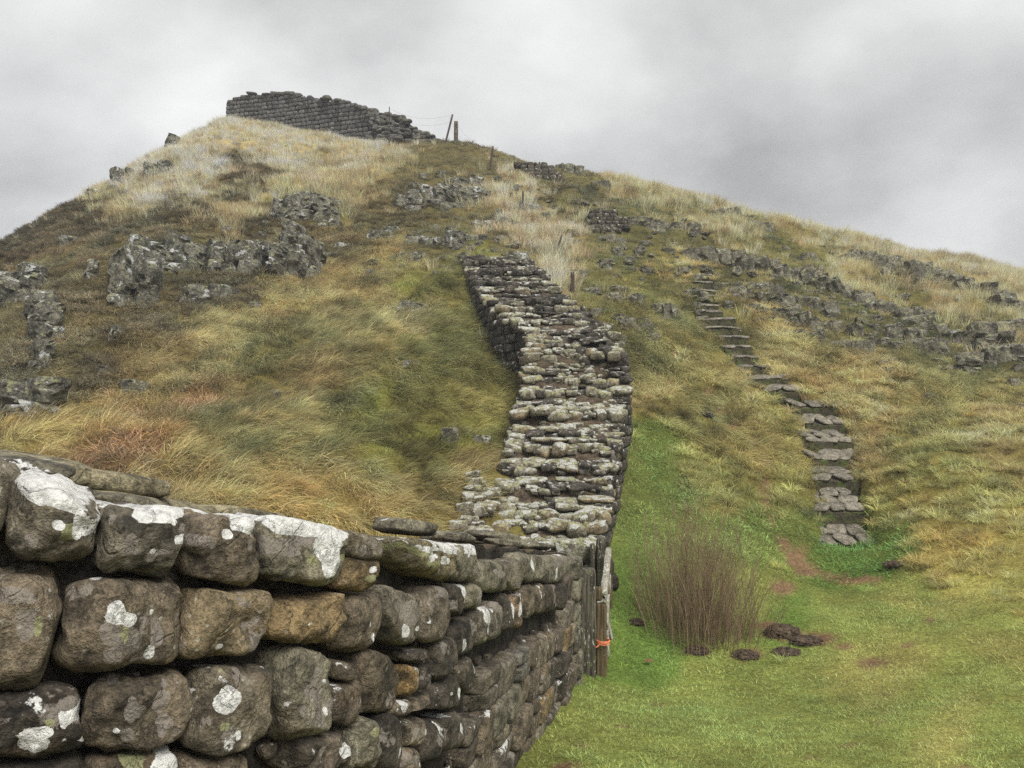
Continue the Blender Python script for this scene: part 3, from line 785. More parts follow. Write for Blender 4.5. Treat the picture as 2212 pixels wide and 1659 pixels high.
# dark gritty fill behind the stones
def prism(name, pts_top, pts_bot, mat, parent, sub=0.12, noise_amp=.02, thick=None):
    """closed body between a top and a bottom outline (both lists of Vector, same count, going round)"""
    n = len(pts_top); V_ = [tuple(p) for p in pts_top] + [tuple(p) for p in pts_bot]
    F_ = [(i, (i + 1) % n, n + (i + 1) % n, n + i) for i in range(n)]
    me = bpy.data.meshes.new(name)
    me.from_pydata(V_, [], F_ + [tuple(range(n))[::-1], tuple(range(n, 2 * n))]); me.materials.append(mat)
    o = bpy.data.objects.new(name, me); o.location = -parent.location
    return link(o, parent)
def strip_body(name, rows, mat, parent, amp=.03, nscale=.25):
    """rows: list over the length of lists of points round the section (closed); displaced by noise"""
    R = len(rows); K = len(rows[0]); V_ = np.array([[tuple(p) for p in r] for r in rows]).reshape(-1, 3)
    d = np.stack([fbm3(V_, nscale, 2, 5.0), fbm3(V_, nscale, 2, 15.0), fbm3(V_, nscale, 2, 25.0)], 1)
    V_ = V_ + d * amp
    F_ = [(i * K + j, (i + 1) * K + j, (i + 1) * K + (j + 1) % K, i * K + (j + 1) % K) for i in range(R - 1) for j in range(K)]
    me = mesh_np(name, V_, F_, mat); 
    me2 = me
    o = bpy.data.objects.new(name, me2); o.location = -parent.location
    return link(o, parent)
rows = []
for i in range(150):
    Y = -1.4 + (W1_END - .12 + 1.4) * i / 149
    t = w1_top(Y); W = 1.25
    sec = []
    for f in np.linspace(0, 1, 14): sec.append(w1_pt(Y, t - .06 + .03 * f - .0 , -.10 - W * f))         # top, outward to inward
    for f in np.linspace(0, 1, 8): sec.append(w1_pt(Y, t - .1 - 2.2 * f, -.10 - W))
    for f in np.linspace(1, 0, 16): sec.append(w1_pt(Y, t - .1 - 2.2 * f, -.115))
    rows.append(sec)
core1 = strip_body('rubble_core', rows, M_core, near, .05, .16)
core1.data.materials.append(M_mortar)
kk = 14 + 8 + 16
for p in core1.data.polygons:
    j = p.index % kk
    if j >= 13: p.material_index = 1

RB = .050
def near_stone(q, depth=.34, res=(26, 12, 18), k=5.0, bulge=.045, col=(1, 1, 1), spots=(), amp=.022, seed=0, rnd=None, top_slope=0.0):
    """a stone from the four corners of its face in the photograph (TL, TR, BR, BL).
    spots: (u, v, ru, rv, kind) lichen patches in face coordinates -1..1"""
    P, Fq = cube_surface(res[0], res[1], res[2])
    raw = P.copy(); e = seed * 7.7
    # flat-faced block: round the outline, then only a small bevel at the front edge and a taper to the back
    m2 = np.maximum(np.abs(P[:, 0]), np.abs(P[:, 2])); q2 = (np.abs(P[:, 0]) ** k + np.abs(P[:, 2]) ** k) ** (1 / k)
    f2 = np.where(q2 > 1e-6, m2 / np.maximum(q2, 1e-6), 1)
    P[:, 1] = 1 - 2 * ((1 - P[:, 1]) / 2) ** 2.2
    rb = RB * min(1.0, np.linalg.norm(np.array(w1_pix(*q[1])) - np.array(w1_pix(*q[0]))) / .30)
    hw = max(.05, np.linalg.norm(np.array(w1_pix(*q[1])) - np.array(w1_pix(*q[0]))) / 2); hh_ = max(.05, np.linalg.norm(np.array(w1_pix(*q[3])) - np.array(w1_pix(*q[0]))) / 2)
    fr = np.clip(1 - (1 - P[:, 1]) * depth / 2 / (rb * 1.25), 0, 1)
    bev = 1 - np.sqrt(np.clip(1 - fr ** 2, 0, 1))
    tap = 1 - .16 * (1 - P[:, 1]) / 2
    latx = f2 * tap * (1 - min(.5, rb / hw) * bev); latz = f2 * tap * (1 - min(.5, .75 * rb / hh_) * bev)
    R = np.column_stack([P[:, 0] * latx, P[:, 1], P[:, 2] * latz])
    qx = sum(c[0] for c in q) / 4; qy = sum(c[1] for c in q) / 4
    q = [(qx + (c[0] - qx) * 1.0, qy + (c[1] - qy) * 1.05) for c in q]
    tl, tr, br, bl = [np.array(w1_pix(*c)) for c in q]
    d1 = np.array(D1f(w1_s(qx))); sh_ = min(1.0, np.linalg.norm(tr - tl) / .26)
    tl = tl + d1 * .012 * sh_; bl = bl + d1 * .012 * sh_; tr = tr + d1 * .012 * sh_; br = br + d1 * .012 * sh_
    c0 = (tl + tr + br + bl) / 4
    u = (R[:, 0:1] + 1) / 2; v = (1 - R[:, 2:3]) / 2
    # u runs left->right in the picture = away along the wall
    face = (tl * (1 - u) + tr * u) * (1 - v) + (bl * (1 - u) + br * u) * v
    size = min(np.linalg.norm(tr - tl), np.linalg.norm(bl - tl))
    sc0 = w1_s(qx); n1 = np.array(N1f(sc0))
    dep = R[:, 1:2]                                   # +1 front
    # crown of the face
    rr = np.clip(1 - (R[:, 0:1] ** 2 + R[:, 2:3] ** 2) / 2, 0, 1)
    out = (dep - 1) / 2 * depth + rr * bulge * (dep > 0) * dep
    pos = face + n1 * out
    # back of the top edge lies a little lower so the crown is rounded
    ctr = c0 - n1 * depth / 2
    # noise displacement on three scales
    dirn = pos - ctr; dirn /= np.linalg.norm(dirn, axis=1, keepdims=True) + 1e-6
    s = max(size, .12)
    e = seed * 7.7
    dd = amp * (1.6 * fbm3(pos, s * .85, 2, e + 1) + .9 * fbm3(pos, s * .28, 3, e + 4)) * 2 * (s / .2) ** .5
    # flat fracture facets
    rg = np.random.default_rng(int(seed * 13 + 5))
    pos = pos + dirn * dd[:, None]
    for _ in range(3):
        nn = rg.normal(0, 1, 3); nn /= np.linalg.norm(nn)
        if nn @ n1 < 0: nn = -nn
        rel = (pos - ctr) @ nn; m = np.quantile(rel, rg.uniform(.93, .985)); cut = np.clip(rel - m, 0, None)
        pos = pos - nn * (cut * .85)[:, None]
    me = mesh_np('stone', pos - c0, Fq, M_near)
    lw = np.zeros(len(P)); lg = np.zeros(len(P)); ly = np.zeros(len(P))
    for sp in spots:
        su, svv, ru, rv, kd = sp; ru *= 1.15; rv *= 1.15
        jx = .34 * fbm3(pos, .11, 3, e + 31); jy = .34 * fbm3(pos, .11, 3, e + 37)
        d = np.sqrt(((raw[:, 0] - su) / ru + jx * 1.6) ** 2 + ((raw[:, 2] - svv) / rv + jy * 1.6) ** 2)
        val = np.clip(1.5 - d, 0, 1)
        if kd.endswith('t'):   # reaches over the top as well
            pass
        val = np.where((raw[:, 1] > -.99) & ((raw[:, 1] > .99) | (raw[:, 2] > .6) | (np.abs(raw[:, 0]) > .6)), val, 0)
        tgt = {'w': lw, 'g': lg, 'y': ly}[kd[0]]
        np.maximum(tgt, val, out=tgt)
    if lw.any(): attr(me, 'lichen_white', 'FLOAT', 'POINT', lw)
    if lg.any(): attr(me, 'lichen_grey', 'FLOAT', 'POINT', lg)
    if ly.any(): attr(me, 'lichen_yellow', 'FLOAT', 'POINT', ly)
    o = bpy.data.objects.new('stone', me); o.location = Vector(c0) - near.location
    o.color = (*col, 1)
    return link(o, near)
def C1(*c): return [(x * .427, 950.4 + y * .427) for x, y in c]
def C2(*c): return [(x * .3749 + 604.8, 1036.8 + y * .3749) for x, y in c]
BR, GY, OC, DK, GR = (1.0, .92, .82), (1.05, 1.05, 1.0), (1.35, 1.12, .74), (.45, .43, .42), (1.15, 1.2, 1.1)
HAND = [
 (C1((-330,60),(20,150),(30,470),(-330,560)), GY, [(.5,-.2,.3,.5,'w')], .45),
 (C1((22,165),(545,325),(420,650),(5,600)), GY, [(.0,.88,1.1,.20,'w'),(.85,.35,.22,.6,'w'),(.1,.1,.2,.16,'w'),(-.75,-.65,.22,.2,'g'),(.4,-.4,.2,.2,'g'),(.6,-.1,.3,.3,'y')], .5),
 (C1((530,325),(980,370),(915,690),(470,690)), GY, [(.2,.97,.7,.12,'w'),(-.72,-.35,.22,.6,'g'),(.35,-.55,.6,.25,'g'),(.1,-.35,.12,.1,'w'),(.95,.2,.12,.2,'w')], .45),
 (C1((970,385),(1322,400),(1320,750),(975,740)), BR, [(-.25,.75,.24,.20,'w'),(.5,1.0,.5,.15,'w'),(-.9,.3,.14,.25,'g'),(.75,.35,.13,.2,'g')], .5),
 (C1((1310,388),(1778,460),(1700,752),(1325,700)), GR, [(.45,.45,.50,.62,'w'),(.50,-.45,.26,.5,'w'),(.0,.98,1.0,.16,'w'),(-.05,-.3,.12,.22,'y'),(.97,.05,.08,.14,'y'),(-.7,.2,.3,.4,'g')], .5),
 (C2((395,290),(592,335),(592,475),(408,462)), GY, [(-.3,.5,.4,.3,'g'),(.6,-.2,.3,.3,'g')], .4),
 (C2((372,465),(592,440),(520,655),(335,640)), OC, [(.55,.6,.28,.30,'w'),(.45,-.3,.4,.3,'y')], .4),
 (C2((668,330),(1050,385),(985,592),(720,500)), (1.3,1.25,.95), [(.3,-.05,.30,.34,'w'),(-.7,.3,.3,.4,'y'),(.1,.85,.9,.16,'w'),(-.2,-.6,.3,.3,'y'),(-.5,.6,.2,.2,'w')], .5),
 (C2((1020,370),(1155,385),(1130,592),(1005,580)), GR, [(.0,.9,.9,.16,'w'),(.75,.1,.25,.8,'g')], .45),
 (C2((1150,470),(1305,465),(1300,655),(1145,640)), GR, [(.2,.4,.5,.4,'g')], .45),
 (C2((1295,455),(1388,470),(1380,630),(1300,650)), GY, [], .45),
 (C2((1378,432),(1465,425),(1448,585),(1385,605)), GR, [(.6,.3,.3,.7,'w')], .45),
 (C2((1465,435),(1530,440),(1512,590),(1458,590)), GR, [(.3,.0,.4,.5,'g')], .45),
 (C2((1526,440),(1672,435),(1660,590),(1518,605)), GR, [(.1,.6,.9,.35,'g'),(-.3,-.2,.12,.6,'w')], .5),
 # second course
 (C1((-300,650),(322,692),(255,1235),(-300,1330)), BR, [(.1,.8,.6,.15,'g'),(.5,.2,.25,.35,'g'),(.85,.1,.1,.2,'y')], .4),
 (C1((328,740),(940,775),(895,1150),(285,1200)), BR, [(-.45,.62,.22,.30,'w'),(-.15,.45,.16,.2,'w'),(.62,.0,.16,.60,'g'),(.5,-.68,.16,.22,'w'),(-.1,-.2,.3,.35,'g'),(-.45,-.6,.22,.2,'g'),(-.5,.1,.2,.3,'g'),(-.2,.1,.07,.3,'y'),(.15,-.85,.12,.16,'g'),(.5,.72,.07,.08,'w')], .4),
 (C1((945,775),(1425,792),(1270,1105),(895,1140)), (1.15,1.03,.80), [(-.25,-.86,.13,.12,'w'),(.8,.3,.10,.2,'g')], .4),
 (C1((1405,790),(1748,782),(1700,1040),(1350,1040)), OC, [(-.2,-.3,.05,.08,'w')], .4),
 (C2((385,690),(602,650),(565,985),(335,1005)), BR, [(.15,.0,.13,.18,'w'),(.7,-.8,.16,.18,'w')], .38),
 (C2((590,580),(832,690),(765,965),(600,925)), GY, [(-.2,-.75,.2,.25,'w'),(.75,-.4,.1,.18,'w'),(.5,-.75,.1,.14,'w'),(.6,.55,.12,.15,'g'),(0,.2,.6,.5,'g')], .38),
 (C2((832,600),(985,640),(958,945),(808,930)), (.95,.9,.85), [(.0,.9,.6,.1,'g')], .38),
 (C2((988,600),(1075,602),(1060,765),(985,830)), DK, [(.5,.7,.35,.45,'w'),(.8,-.1,.12,.3,'w')], .35),
 (C2((1080,602),(1155,600),(1150,742),(1080,755)), GR, [(.3,0,.3,.6,'g')], .35),
 (C2((1015,835),(1130,775),(1100,1000),(1010,1035)), DK, [(-.7,-.5,.16,.5,'w')], .35),
 (C2((1118,748),(1215,735),(1200,950),(1120,972)), GY, [(.15,.6,.75,.55,'w'),(.8,-.1,.2,.6,'w'),(.0,-.9,.4,.2,'y')], .35),
 (C2((1205,695),(1282,705),(1268,905),(1205,930)), GY, [(-.2,.8,.8,.2,'g')], .35),
 (C2((1275,660),(1340,655),(1330,865),(1272,872)), DK, [(.8,.2,.2,.7,'w')], .33),
 (C2((1340,645),(1406,645),(1390,840),(1335,855)), (1.3,1.05,.85), [(-.5,0,.2,.8,'w'),(.5,-.7,.3,.3,'g')], .33),
 (C2((1406,610),(1476,600),(1470,790),(1400,812)), BR, [], .33),
 (C2((1476,600),(1521,600),(1510,762),(1472,772)), BR, [], .33),
 (C2((1521,600),(1602,605),(1590,762),(1520,775)), DK, [(.1,.2,.14,.5,'g')], .33),
 (C2((1602,600),(1662,600),(1645,745),(1592,755)), DK, [], .33),
 # third course
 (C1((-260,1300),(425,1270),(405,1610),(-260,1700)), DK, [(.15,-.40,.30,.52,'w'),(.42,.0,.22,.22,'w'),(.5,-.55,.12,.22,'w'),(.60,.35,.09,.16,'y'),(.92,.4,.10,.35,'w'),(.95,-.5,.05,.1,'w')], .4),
 (C1((432,1222),(972,1190),(925,1530),(415,1625)), BR, [(-.42,.30,.16,.42,'g'),(-.15,.22,.16,.20,'g'),(.50,.55,.20,.42,'g'),(.70,.80,.10,.12,'g'),(.62,-.45,.22,.38,'g'),(-.45,-.75,.28,.22,'g'),(-.8,-.55,.08,.1,'w')], .4),
 (C1((985,1190),(1392,1165),(1335,1560),(895,1600)), (.95,.92,.85), [(-.55,.52,.36,.40,'w'),(-.50,-.35,.14,.14,'y'),(.05,-.7,.08,.12,'w'),(-.25,-.85,.08,.06,'w')], .4),
 (C1((1402,1075),(1702,1120),(1650,1490),(1425,1495)), GR, [(.0,.3,.6,.5,'g'),(.2,-.6,.3,.4,'g'),(.75,.6,.08,.08,'w'),(.7,-.45,.12,.14,'w')], .4),
 (C2((330,1048),(446,1060),(450,1160),(330,1162)), BR, [], .35),
 (C2((280,1182),(492,1162),(440,1425),(275,1412)), (.85,.78,.72), [(.9,.3,.06,.3,'g')], .35),
 (C2((500,970),(722,1040),(680,1355),(492,1370)), (.85,.78,.70), [], .33),
 (C2((722,1070),(800,1080),(790,1252),(716,1255)), (1.8,1.35,.75), [(.4,-.3,.35,.6,'g')], .36),
 (C2((802,1062),(862,1050),(852,1205),(802,1222)), DK, [], .33),
 (C2((712,985),(862,972),(860,1048),(735,1060)), DK, [], .33),
 (C2((882,950),(1010,890),(1000,1090),(882,1190)), DK, [], .33),
 (C2((640,1290),(790,1262),(700,1385),(642,1372)), BR, [(-.2,.7,.5,.15,'g')], .33),
 (C2((795,1262),(880,1222),(832,1325),(760,1350)), BR, [], .33),
 (C2((885,1190),(1040,1110),(1032,1325),(860,1360)), DK, [(.72,.0,.28,.62,'w'),(-.1,.25,.12,.2,'w')], .34),
 (C2((1012,1072),(1112,1000),(1112,1200),(1040,1255)), (.7,.67,.62), [(.9,.4,.1,.6,'w')], .33),
 # fourth course
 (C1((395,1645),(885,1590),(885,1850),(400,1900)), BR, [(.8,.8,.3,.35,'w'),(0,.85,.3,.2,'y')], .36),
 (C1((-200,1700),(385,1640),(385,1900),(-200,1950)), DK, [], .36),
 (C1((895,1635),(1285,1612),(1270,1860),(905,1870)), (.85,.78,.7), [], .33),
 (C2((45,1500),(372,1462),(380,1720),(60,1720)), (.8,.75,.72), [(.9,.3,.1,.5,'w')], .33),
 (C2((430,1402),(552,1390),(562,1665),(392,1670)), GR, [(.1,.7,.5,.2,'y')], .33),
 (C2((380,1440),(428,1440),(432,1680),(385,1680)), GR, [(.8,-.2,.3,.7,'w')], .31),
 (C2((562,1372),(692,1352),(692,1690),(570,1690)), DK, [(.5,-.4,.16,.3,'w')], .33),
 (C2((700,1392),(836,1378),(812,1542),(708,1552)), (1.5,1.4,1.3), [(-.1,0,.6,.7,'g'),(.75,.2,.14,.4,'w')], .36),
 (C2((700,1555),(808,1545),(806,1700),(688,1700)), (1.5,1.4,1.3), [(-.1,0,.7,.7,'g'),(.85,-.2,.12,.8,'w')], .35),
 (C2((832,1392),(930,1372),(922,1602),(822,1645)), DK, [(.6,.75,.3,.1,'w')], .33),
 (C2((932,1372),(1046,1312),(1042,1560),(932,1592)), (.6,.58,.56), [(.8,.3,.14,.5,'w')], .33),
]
for i, (q, col, sp, dep) in enumerate(HAND):
    wpx = abs(q[1][0] - q[0][0])
    res = (30, 12, 22) if wpx > 100 else ((18, 8, 16) if wpx > 45 else (10, 6, 12))
    near_stone(q, depth=dep, res=res, k=(4.8 if wpx > 60 else 5.2), bulge=.03 if wpx > 100 else .025, col=col, spots=sp, amp=.019 if wpx > 100 else .013, seed=i + 1)
# the courses out of hand-reach: lower rows, the far third, and the run beside the camera
def in_quad(px, py, q, grow=1.03):
    cx = sum(c[0] for c in q) / 4; cy = sum(c[1] for c in q) / 4
    x = cx + (px - cx) / grow; y = cy + (py - cy) / grow
    s = []
    for i in range(4):
        x0, y0 = q[i]; x1, y1 = q[(i + 1) % 4]
        s.append((x1 - x0) * (y - y0) - (y1 - y0) * (x - x0))
    return all(v > 0 for v in s) or all(v < 0 for v in s)
QS = [h[0] for h in HAND]
vb = [0.02, .29, .57, .83, 1.08, 1.32, 1.56, 1.80, 2.04]
for r in range(8):
    Y = -1.3 + sr.uniform(0, .3)
    while Y < W1_END - .25:
        L = sr.uniform(.26, .46) if Y < 5 else sr.uniform(.36, .62)
        if r == 0 and Y > 1: L = .3
        if W1_END - .25 - (Y + L) < .15: L = W1_END - .25 - Y
        hmul = 0
        v0, v1 = vb[r] + .02 * math.sin(Y * 2.1 + r), vb[r + 1] + .02 * math.sin(Y * 2.1 + r + 1)
        zc = w1_top(Y + L / 2) - (v0 + v1) / 2
        ok = True
        for fy, fz in ((.5, .5), (.18, .2), (.82, .2), (.18, .8), (.82, .8)):
            p = w1_pt(Y + L * fy, w1_top(Y + L * fy) - (v0 + (v1 - v0) * fz))
            a, b = proj(p.x, p.y, p.z)
            if Y > .9 and any(in_quad(float(a), float(b), q) for q in QS): ok = False; break
        if Y > 1.2 and r == 0: ok = False
        pg_ = w1_pt(Y, 0); gzv = float(H(pg_.x, pg_.y))
        if zc < gzv - .15: ok = False
        if ok:
            D_, N_ = D1f(Y + L / 2), N1f(Y + L / 2); dirv = Vector((D_.x, D_.y, -.193 * .97)).normalized(); up = Vector((0, 0, 1))
            dep = .3
            split = sr.random() < .22 and Y > 2
            if split:
                hh = (v1 - v0) * .5
                for s_ in (-.5, .5):
                    c = w1_pt(Y + L / 2, zc + s_ * hh, -.13 + sr.uniform(-.02, .015))
                    place(POOL_NEAR, near, c, dirv, -N_, up, (L * 1.02 / D1.y, dep, hh * 1.04))
            else:
                c = w1_pt(Y + L / 2, zc, -.13 + sr.uniform(-.035, .03))
                place(POOL_NEAR, near, c, dirv, -N_, up, (L * .95 / D1.y, dep, (v1 - v0) * 1.03), sr.choice((BR, GY, DK, DK, GR, OC, (.75, .7, .66), (1.3, 1.25, 1.12))))
        Y += L
# quoins at the gate end and the end face
z = w1_top(W1_END) + .0
zz = z - .06
alt = 0
while zz > .0 - .1:
    h = sr.uniform(.22, .34)
    place(POOL_NEAR, near, w1_pt(W1_END - .17, zz - h / 2, -.12 + sr.uniform(-.01, .03)), D1, -N1, (0, 0, 1), (.38 if alt % 2 else .30, .34, h * 1.02), GR)
    for k in range(3):
        place(POOL_NEAR, near, w1_pt(W1_END - .17, zz - h / 2, -.46 - .34 * k), -N1, D1, (0, 0, 1), (.35, .36, h * 1.02))
    zz -= h; alt += 1
# slabs lying on the wall top: far edge row and a few in the core
def top_slab(Y, off, L, Wd, h, rise=0.0, col=None, yaw=0.0, tilt=0.0):
    D_, N_ = D1f(Y), N1f(Y); d = Vector((D_.x, D_.y, -.193)).normalized()
    d = Matrix.Rotation(yaw, 3, 'Z') @ d
    n = (Matrix.Rotation(yaw, 3, 'Z') @ -N_) + Vector((0, 0, tilt))
    up = d.cross(n); 
    if up.z < 0: up = -up
    p = w1_pt(Y, w1_top(Y) + rise, -off)
    return place(POOL_TOPN, near, p, d, n, up, (L, Wd, h), col)
POOL_TOPN = [pool_stone('stone', M_near, (16, 10, 6), 4.0, .24, 3, .14) for _ in range(8)]
Y = -.9
while Y < 4.35:
    L = sr.uniform(.55, .95)
    top_slab(Y + L / 2, 1.13 + sr.uniform(-.05, .05), L * 1.04, .36, .10, (.03 if Y > 1.7 else -.05) + sr.uniform(-.015, .02), (1.6, 1.6, 1.3))
    Y += L
for Y, off, L, Wd, h, r_ in [(5.2,.62,.5,.3,.10,.05),(5.95,.9,.55,.32,.12,.07),(6.6,.75,.5,.4,.1,.03),(7.3,.55,.55,.45,.10,.06),(8.0,.85,.6,.4,.12,.04),(8.7,.6,.5,.5,.1,.03),(8.9,1.05,.5,.4,.14,.05),(7.4,1.05,.5,.35,.12,.03),
                             (2.5,.75,.28,.3,.07,-.02),(1.9,.62,.3,.25,.06,-.01),(3.4,.6,.3,.2,.06,-.02),(8.4,.35,.5,.35,.08,.0),(7.0,.35,.4,.3,.08,.0)]:
    top_slab(Y, off, L, Wd, h, r_, GR, sr.uniform(-.3, .3))
# small pinning stones and grit in the joints
for _ in range(150):
    Y = sr.uniform(.8, 8.9); v = sr.choice(vb[1:6]) + sr.uniform(-.03, .03)
    c = w1_pt(Y, w1_top(Y) - v, -.085)
    a, b = proj(*c)
    if any(in_quad(float(a), float(b), q, .92) for q in QS): continue
    if Y < 5: s_ = sr.uniform(.03, .06)
    else: s_ = sr.uniform(.05, .09)
    place(POOL_TOPN, near, c, D1f(Y), N1f(Y), (0, 0, 1), (s_ * 1.6, s_, s_), (.6, .57, .54), 'pinning_stone')
KEEP_OUT.append(lambda x, y: (y < W1_END + .05) & (x < A1 + B1 * y + .02) & (x > A1 + B1 * y - 1.45))

# ================================================================ middle wall
LE = [(11.75,-.62),(12.5,-.50),(14.0,-.27),(16.4,.13),(16.9,.16),(17.7,.28),(18.2,.05),(18.7,-.33),(20.8,-.92),(23.5,-1.52),(25.2,-1.95)]
RE = [(11.75,1.33),(12.5,1.53),(14.0,1.95),(16.6,2.60),(17.0,2.55),(17.7,2.25),(18.5,2.02),(20.3,1.58),(24.0,.64),(25.2,.35)]
TP = [(11.75,-2.10),(12.5,-1.86),(14.0,-.84),(16.6,.80),(17.0,1.28),(17.7,2.02),(18.5,2.32),(20.5,3.2),(24.0,4.9),(25.2,5.25)]
def pl(T, y): return float(np.interp(y, [t[0] for t in T], [t[1] for t in T]))
mid = empty('stone_wall', (1.0, 15.0, 1.0))
tag(mid, 'ruined wall with pale lichened rubble on its stepped top, climbing beyond the gate', 'wall', kind='thing')
def stepz(y):
    """the top goes up in treads"""
    t = pl(TP, y) + EZ
    return t
def saw(y):
    p = (y * 1.45 + .35 * math.sin(y * 2.3)) % 1.0
    return .20 * (.5 - p) * (1 if y > 12.4 else .3)
rows = []
for i in range(160):
    y = 11.85 + (25.2 - 11.85) * i / 159
    l, r, t = pl(LE, y), pl(RE, y), pl(TP, y) + EZ - .10
    b = min(float(H(l, y)), float(H(r, y))) - 1.0
    sec = [(l + .12 + (r - l - .24) * f, y, t + (.04 if .1 < f < .9 else -.03)) for f in np.linspace(0, 1, 16)]
    sec += [(r - .14, y, t - .1 + (b - t) * f) for f in np.linspace(0, 1, 8)]
    sec += [(l + .14, y, t - .1 + (b - t) * f) for f in np.linspace(1, 0, 8)]
    rows.append(sec)
core2 = strip_body('rubble_core', rows, M_core, mid, .12, .3)
core2.data.materials.append(M_mortar)
for p in core2.data.polygons:
    if p.index % 32 >= 15: p.material_index = 1
n_mid = 0
stuff_mid = []       # beyond the 300 that show largest
def put_mid(pool, c, ax, ay, az, dims, col=None):
    stuff_mid.append((pool, tuple(c), tuple(ax), tuple(ay), tuple(az), dims, col))
def face_courses(Tbl, side, y0, y1, hts=(.19, .25), L=(.22, .42)):
    """coursed facing on one edge line; side +1 right, -1 left"""
    y_ = y0
    # march along the arc, in columns grouped by course: courses follow the slope in steps
    ch = .215
    zmin, zmax = 99, -99
    for y in np.linspace(y0, y1, 40):
        zmax = max(zmax, pl(TP, y) + EZ); zmin = min(zmin, float(H(pl(Tbl, y) + side * .1, y)))
    k0, k1 = int(zmin / ch) - 1, int(zmax / ch) + 1
    for k in range(k0, k1 + 1):
        y = y0 + sr.uniform(0, .2)
        while y < y1:
            l = sr.uniform(*L)
            yc = y + l / 2; x = pl(Tbl, yc); x2 = pl(Tbl, yc + .1)
            d = Vector((x2 - x, .1, 0)).normalized(); nrm = Vector((d.y, -d.x, 0)) * side
            zc = (k + .5) * ch
            top = pl(TP, yc) + EZ - .05; g = float(H(x + side * .12, yc)) - .12
            if g < zc < top:
                c = Vector((x, yc, zc)) - nrm * (.15 + sr.uniform(-.02, .035))
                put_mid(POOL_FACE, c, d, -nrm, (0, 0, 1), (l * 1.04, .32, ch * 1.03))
            y += l
face_courses(RE, 1, 11.8, 17.1)
face_courses(LE, -1, 16.2, 25.2)
face_courses(LE, -1, 11.8, 16.2)
face_courses(RE, 1, 17.1, 25.2)
# front face by the gate
for k in range(8):
    x = pl(LE, 11.75) + .05
    while x < pl(RE, 11.75) - .1:
        l = sr.uniform(.28, .5)
        zc = EZ - 2.18 - .11 - k * .22
        if zc > float(H(x, 11.6)) - .15:
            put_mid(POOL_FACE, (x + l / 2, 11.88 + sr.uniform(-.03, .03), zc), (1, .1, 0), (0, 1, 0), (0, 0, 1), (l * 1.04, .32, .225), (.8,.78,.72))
        x += l
put_mid(POOL_TOP, (1.02, 11.95, EZ - 2.05), (1, .1, 0), (0, 1, 0), (0, 0, 1), (.72, .5, .34), (.9,.95,.85))
put_mid(POOL_TOP, (.42, 12.0, EZ - 2.22), (1, .1, 0), (0, 1, 0), (0, 0, 1), (.6, .4, .16), (1.1,.95,.8))
# stepped top: rows of blocks across the wall, each row a riser
y = 11.95; row = 0
steep = lambda y: (pl(TP, y + .2) - pl(TP, y - .2)) / .4
YS = []
while y < 25.0:
    YS.append(y); s = steep(y)
    y += min(.30, max(.15, .15 / max(s, .3)))
for y in YS:
    l, r = pl(LE, y), pl(RE, y); s = steep(y)
    x = l + .02 + sr.uniform(-.05, .06); t = pl(TP, y) + EZ + saw(y)
    big = (y * 1.45 + .35 * math.sin(y * 2.3)) % 1.0 < .3
    jy = sr.uniform(-.04, .04)
    first = True
    while x < r - .06:
        edge = first or (r - x) < .45
        w = sr.uniform(.30, .52) if edge else (sr.choice((sr.uniform(.14, .26), sr.uniform(.26, .5), sr.uniform(.4, .7))) if not big else sr.uniform(.2, .42))
        if x + w > r - .12: w = r - x
        gap = (not edge) and sr.random() < (.02 if big else .07)
        if not gap:
            h = sr.uniform(.15, .24) if edge or big else sr.uniform(.05, .13)
            dep = sr.uniform(.28, .40) if edge else sr.uniform(.24, .44)
            zc = t - h / 2 + (.03 if edge else sr.uniform(-.02, .05))
            tl_ = .22 if s > .3 else .05
            up = Vector((sr.uniform(-.12, .12), -tl_ * sr.uniform(.0, 1.6), 1)).normalized()
            ax = Vector((1, sr.uniform(-.5, .5) if not edge else .12, sr.uniform(-.12, .12)))
            ay = up.cross(ax).normalized(); ax = ay.cross(up)
            tt = sr.random(); v = sr.uniform(.85, 1.35)
            col = (v * 1.05, v * 1.05, v * .92) if tt < .6 else ((v * 1.15, v, v * .8) if tt < .85 else (v * .8, v * .78, v * .74))
            put_mid(POOL_TOP, (x + w / 2, y + jy + (dep - .3) / 2 + (0 if edge else .16 * math.sin(x * 2.3 + y * 1.1)) + sr.uniform(-.10, .10), zc + (0 if edge else sr.uniform(-.03, .04))), ax, ay, up, (w * .98, dep, h), col)
        x += w - (0 if edge else sr.uniform(0, .04)); first = False
fill_mid = []
for _ in range(1500):
    y = sr.uniform(12.0, 25.0); l, r = pl(LE, y), pl(RE, y); x = sr.uniform(l + .12, r - .12)
    a = sr.uniform(.09, .26); v = sr.uniform(.6, 1.3)
    fill_mid.append((POOL_TOP, (x, y, pl(TP, y) + EZ + saw(y) * .7 - .05 + sr.uniform(-.03, .02)), (1, sr.uniform(-.6, .6), sr.uniform(-.15, .15)), (sr.uniform(-.3, .3), 1, sr.uniform(.1, .5)), (0, -.3, 1), (a, a * sr.uniform(.6, .9), a * .42), None))
# tumbled rubble at the bend, right of the tall riser
for _ in range(34):
    y = sr.uniform(16.9, 19.6); x = pl(RE, y) + sr.uniform(-.45, .18); t = pl(TP, y) + EZ - .1 - max(0, x - pl(RE, y)) * 1.6
    put_mid(POOL_TOP, (x, y, t + sr.uniform(-.1, .12)), (1, sr.uniform(-.8, .8), sr.uniform(-.4, .4)), (sr.uniform(-.5, .5), 1, 0), (0, 0, 1), (sr.uniform(.18, .38), sr.uniform(.16, .3), sr.uniform(.1, .22)), (.75, .74, .7))
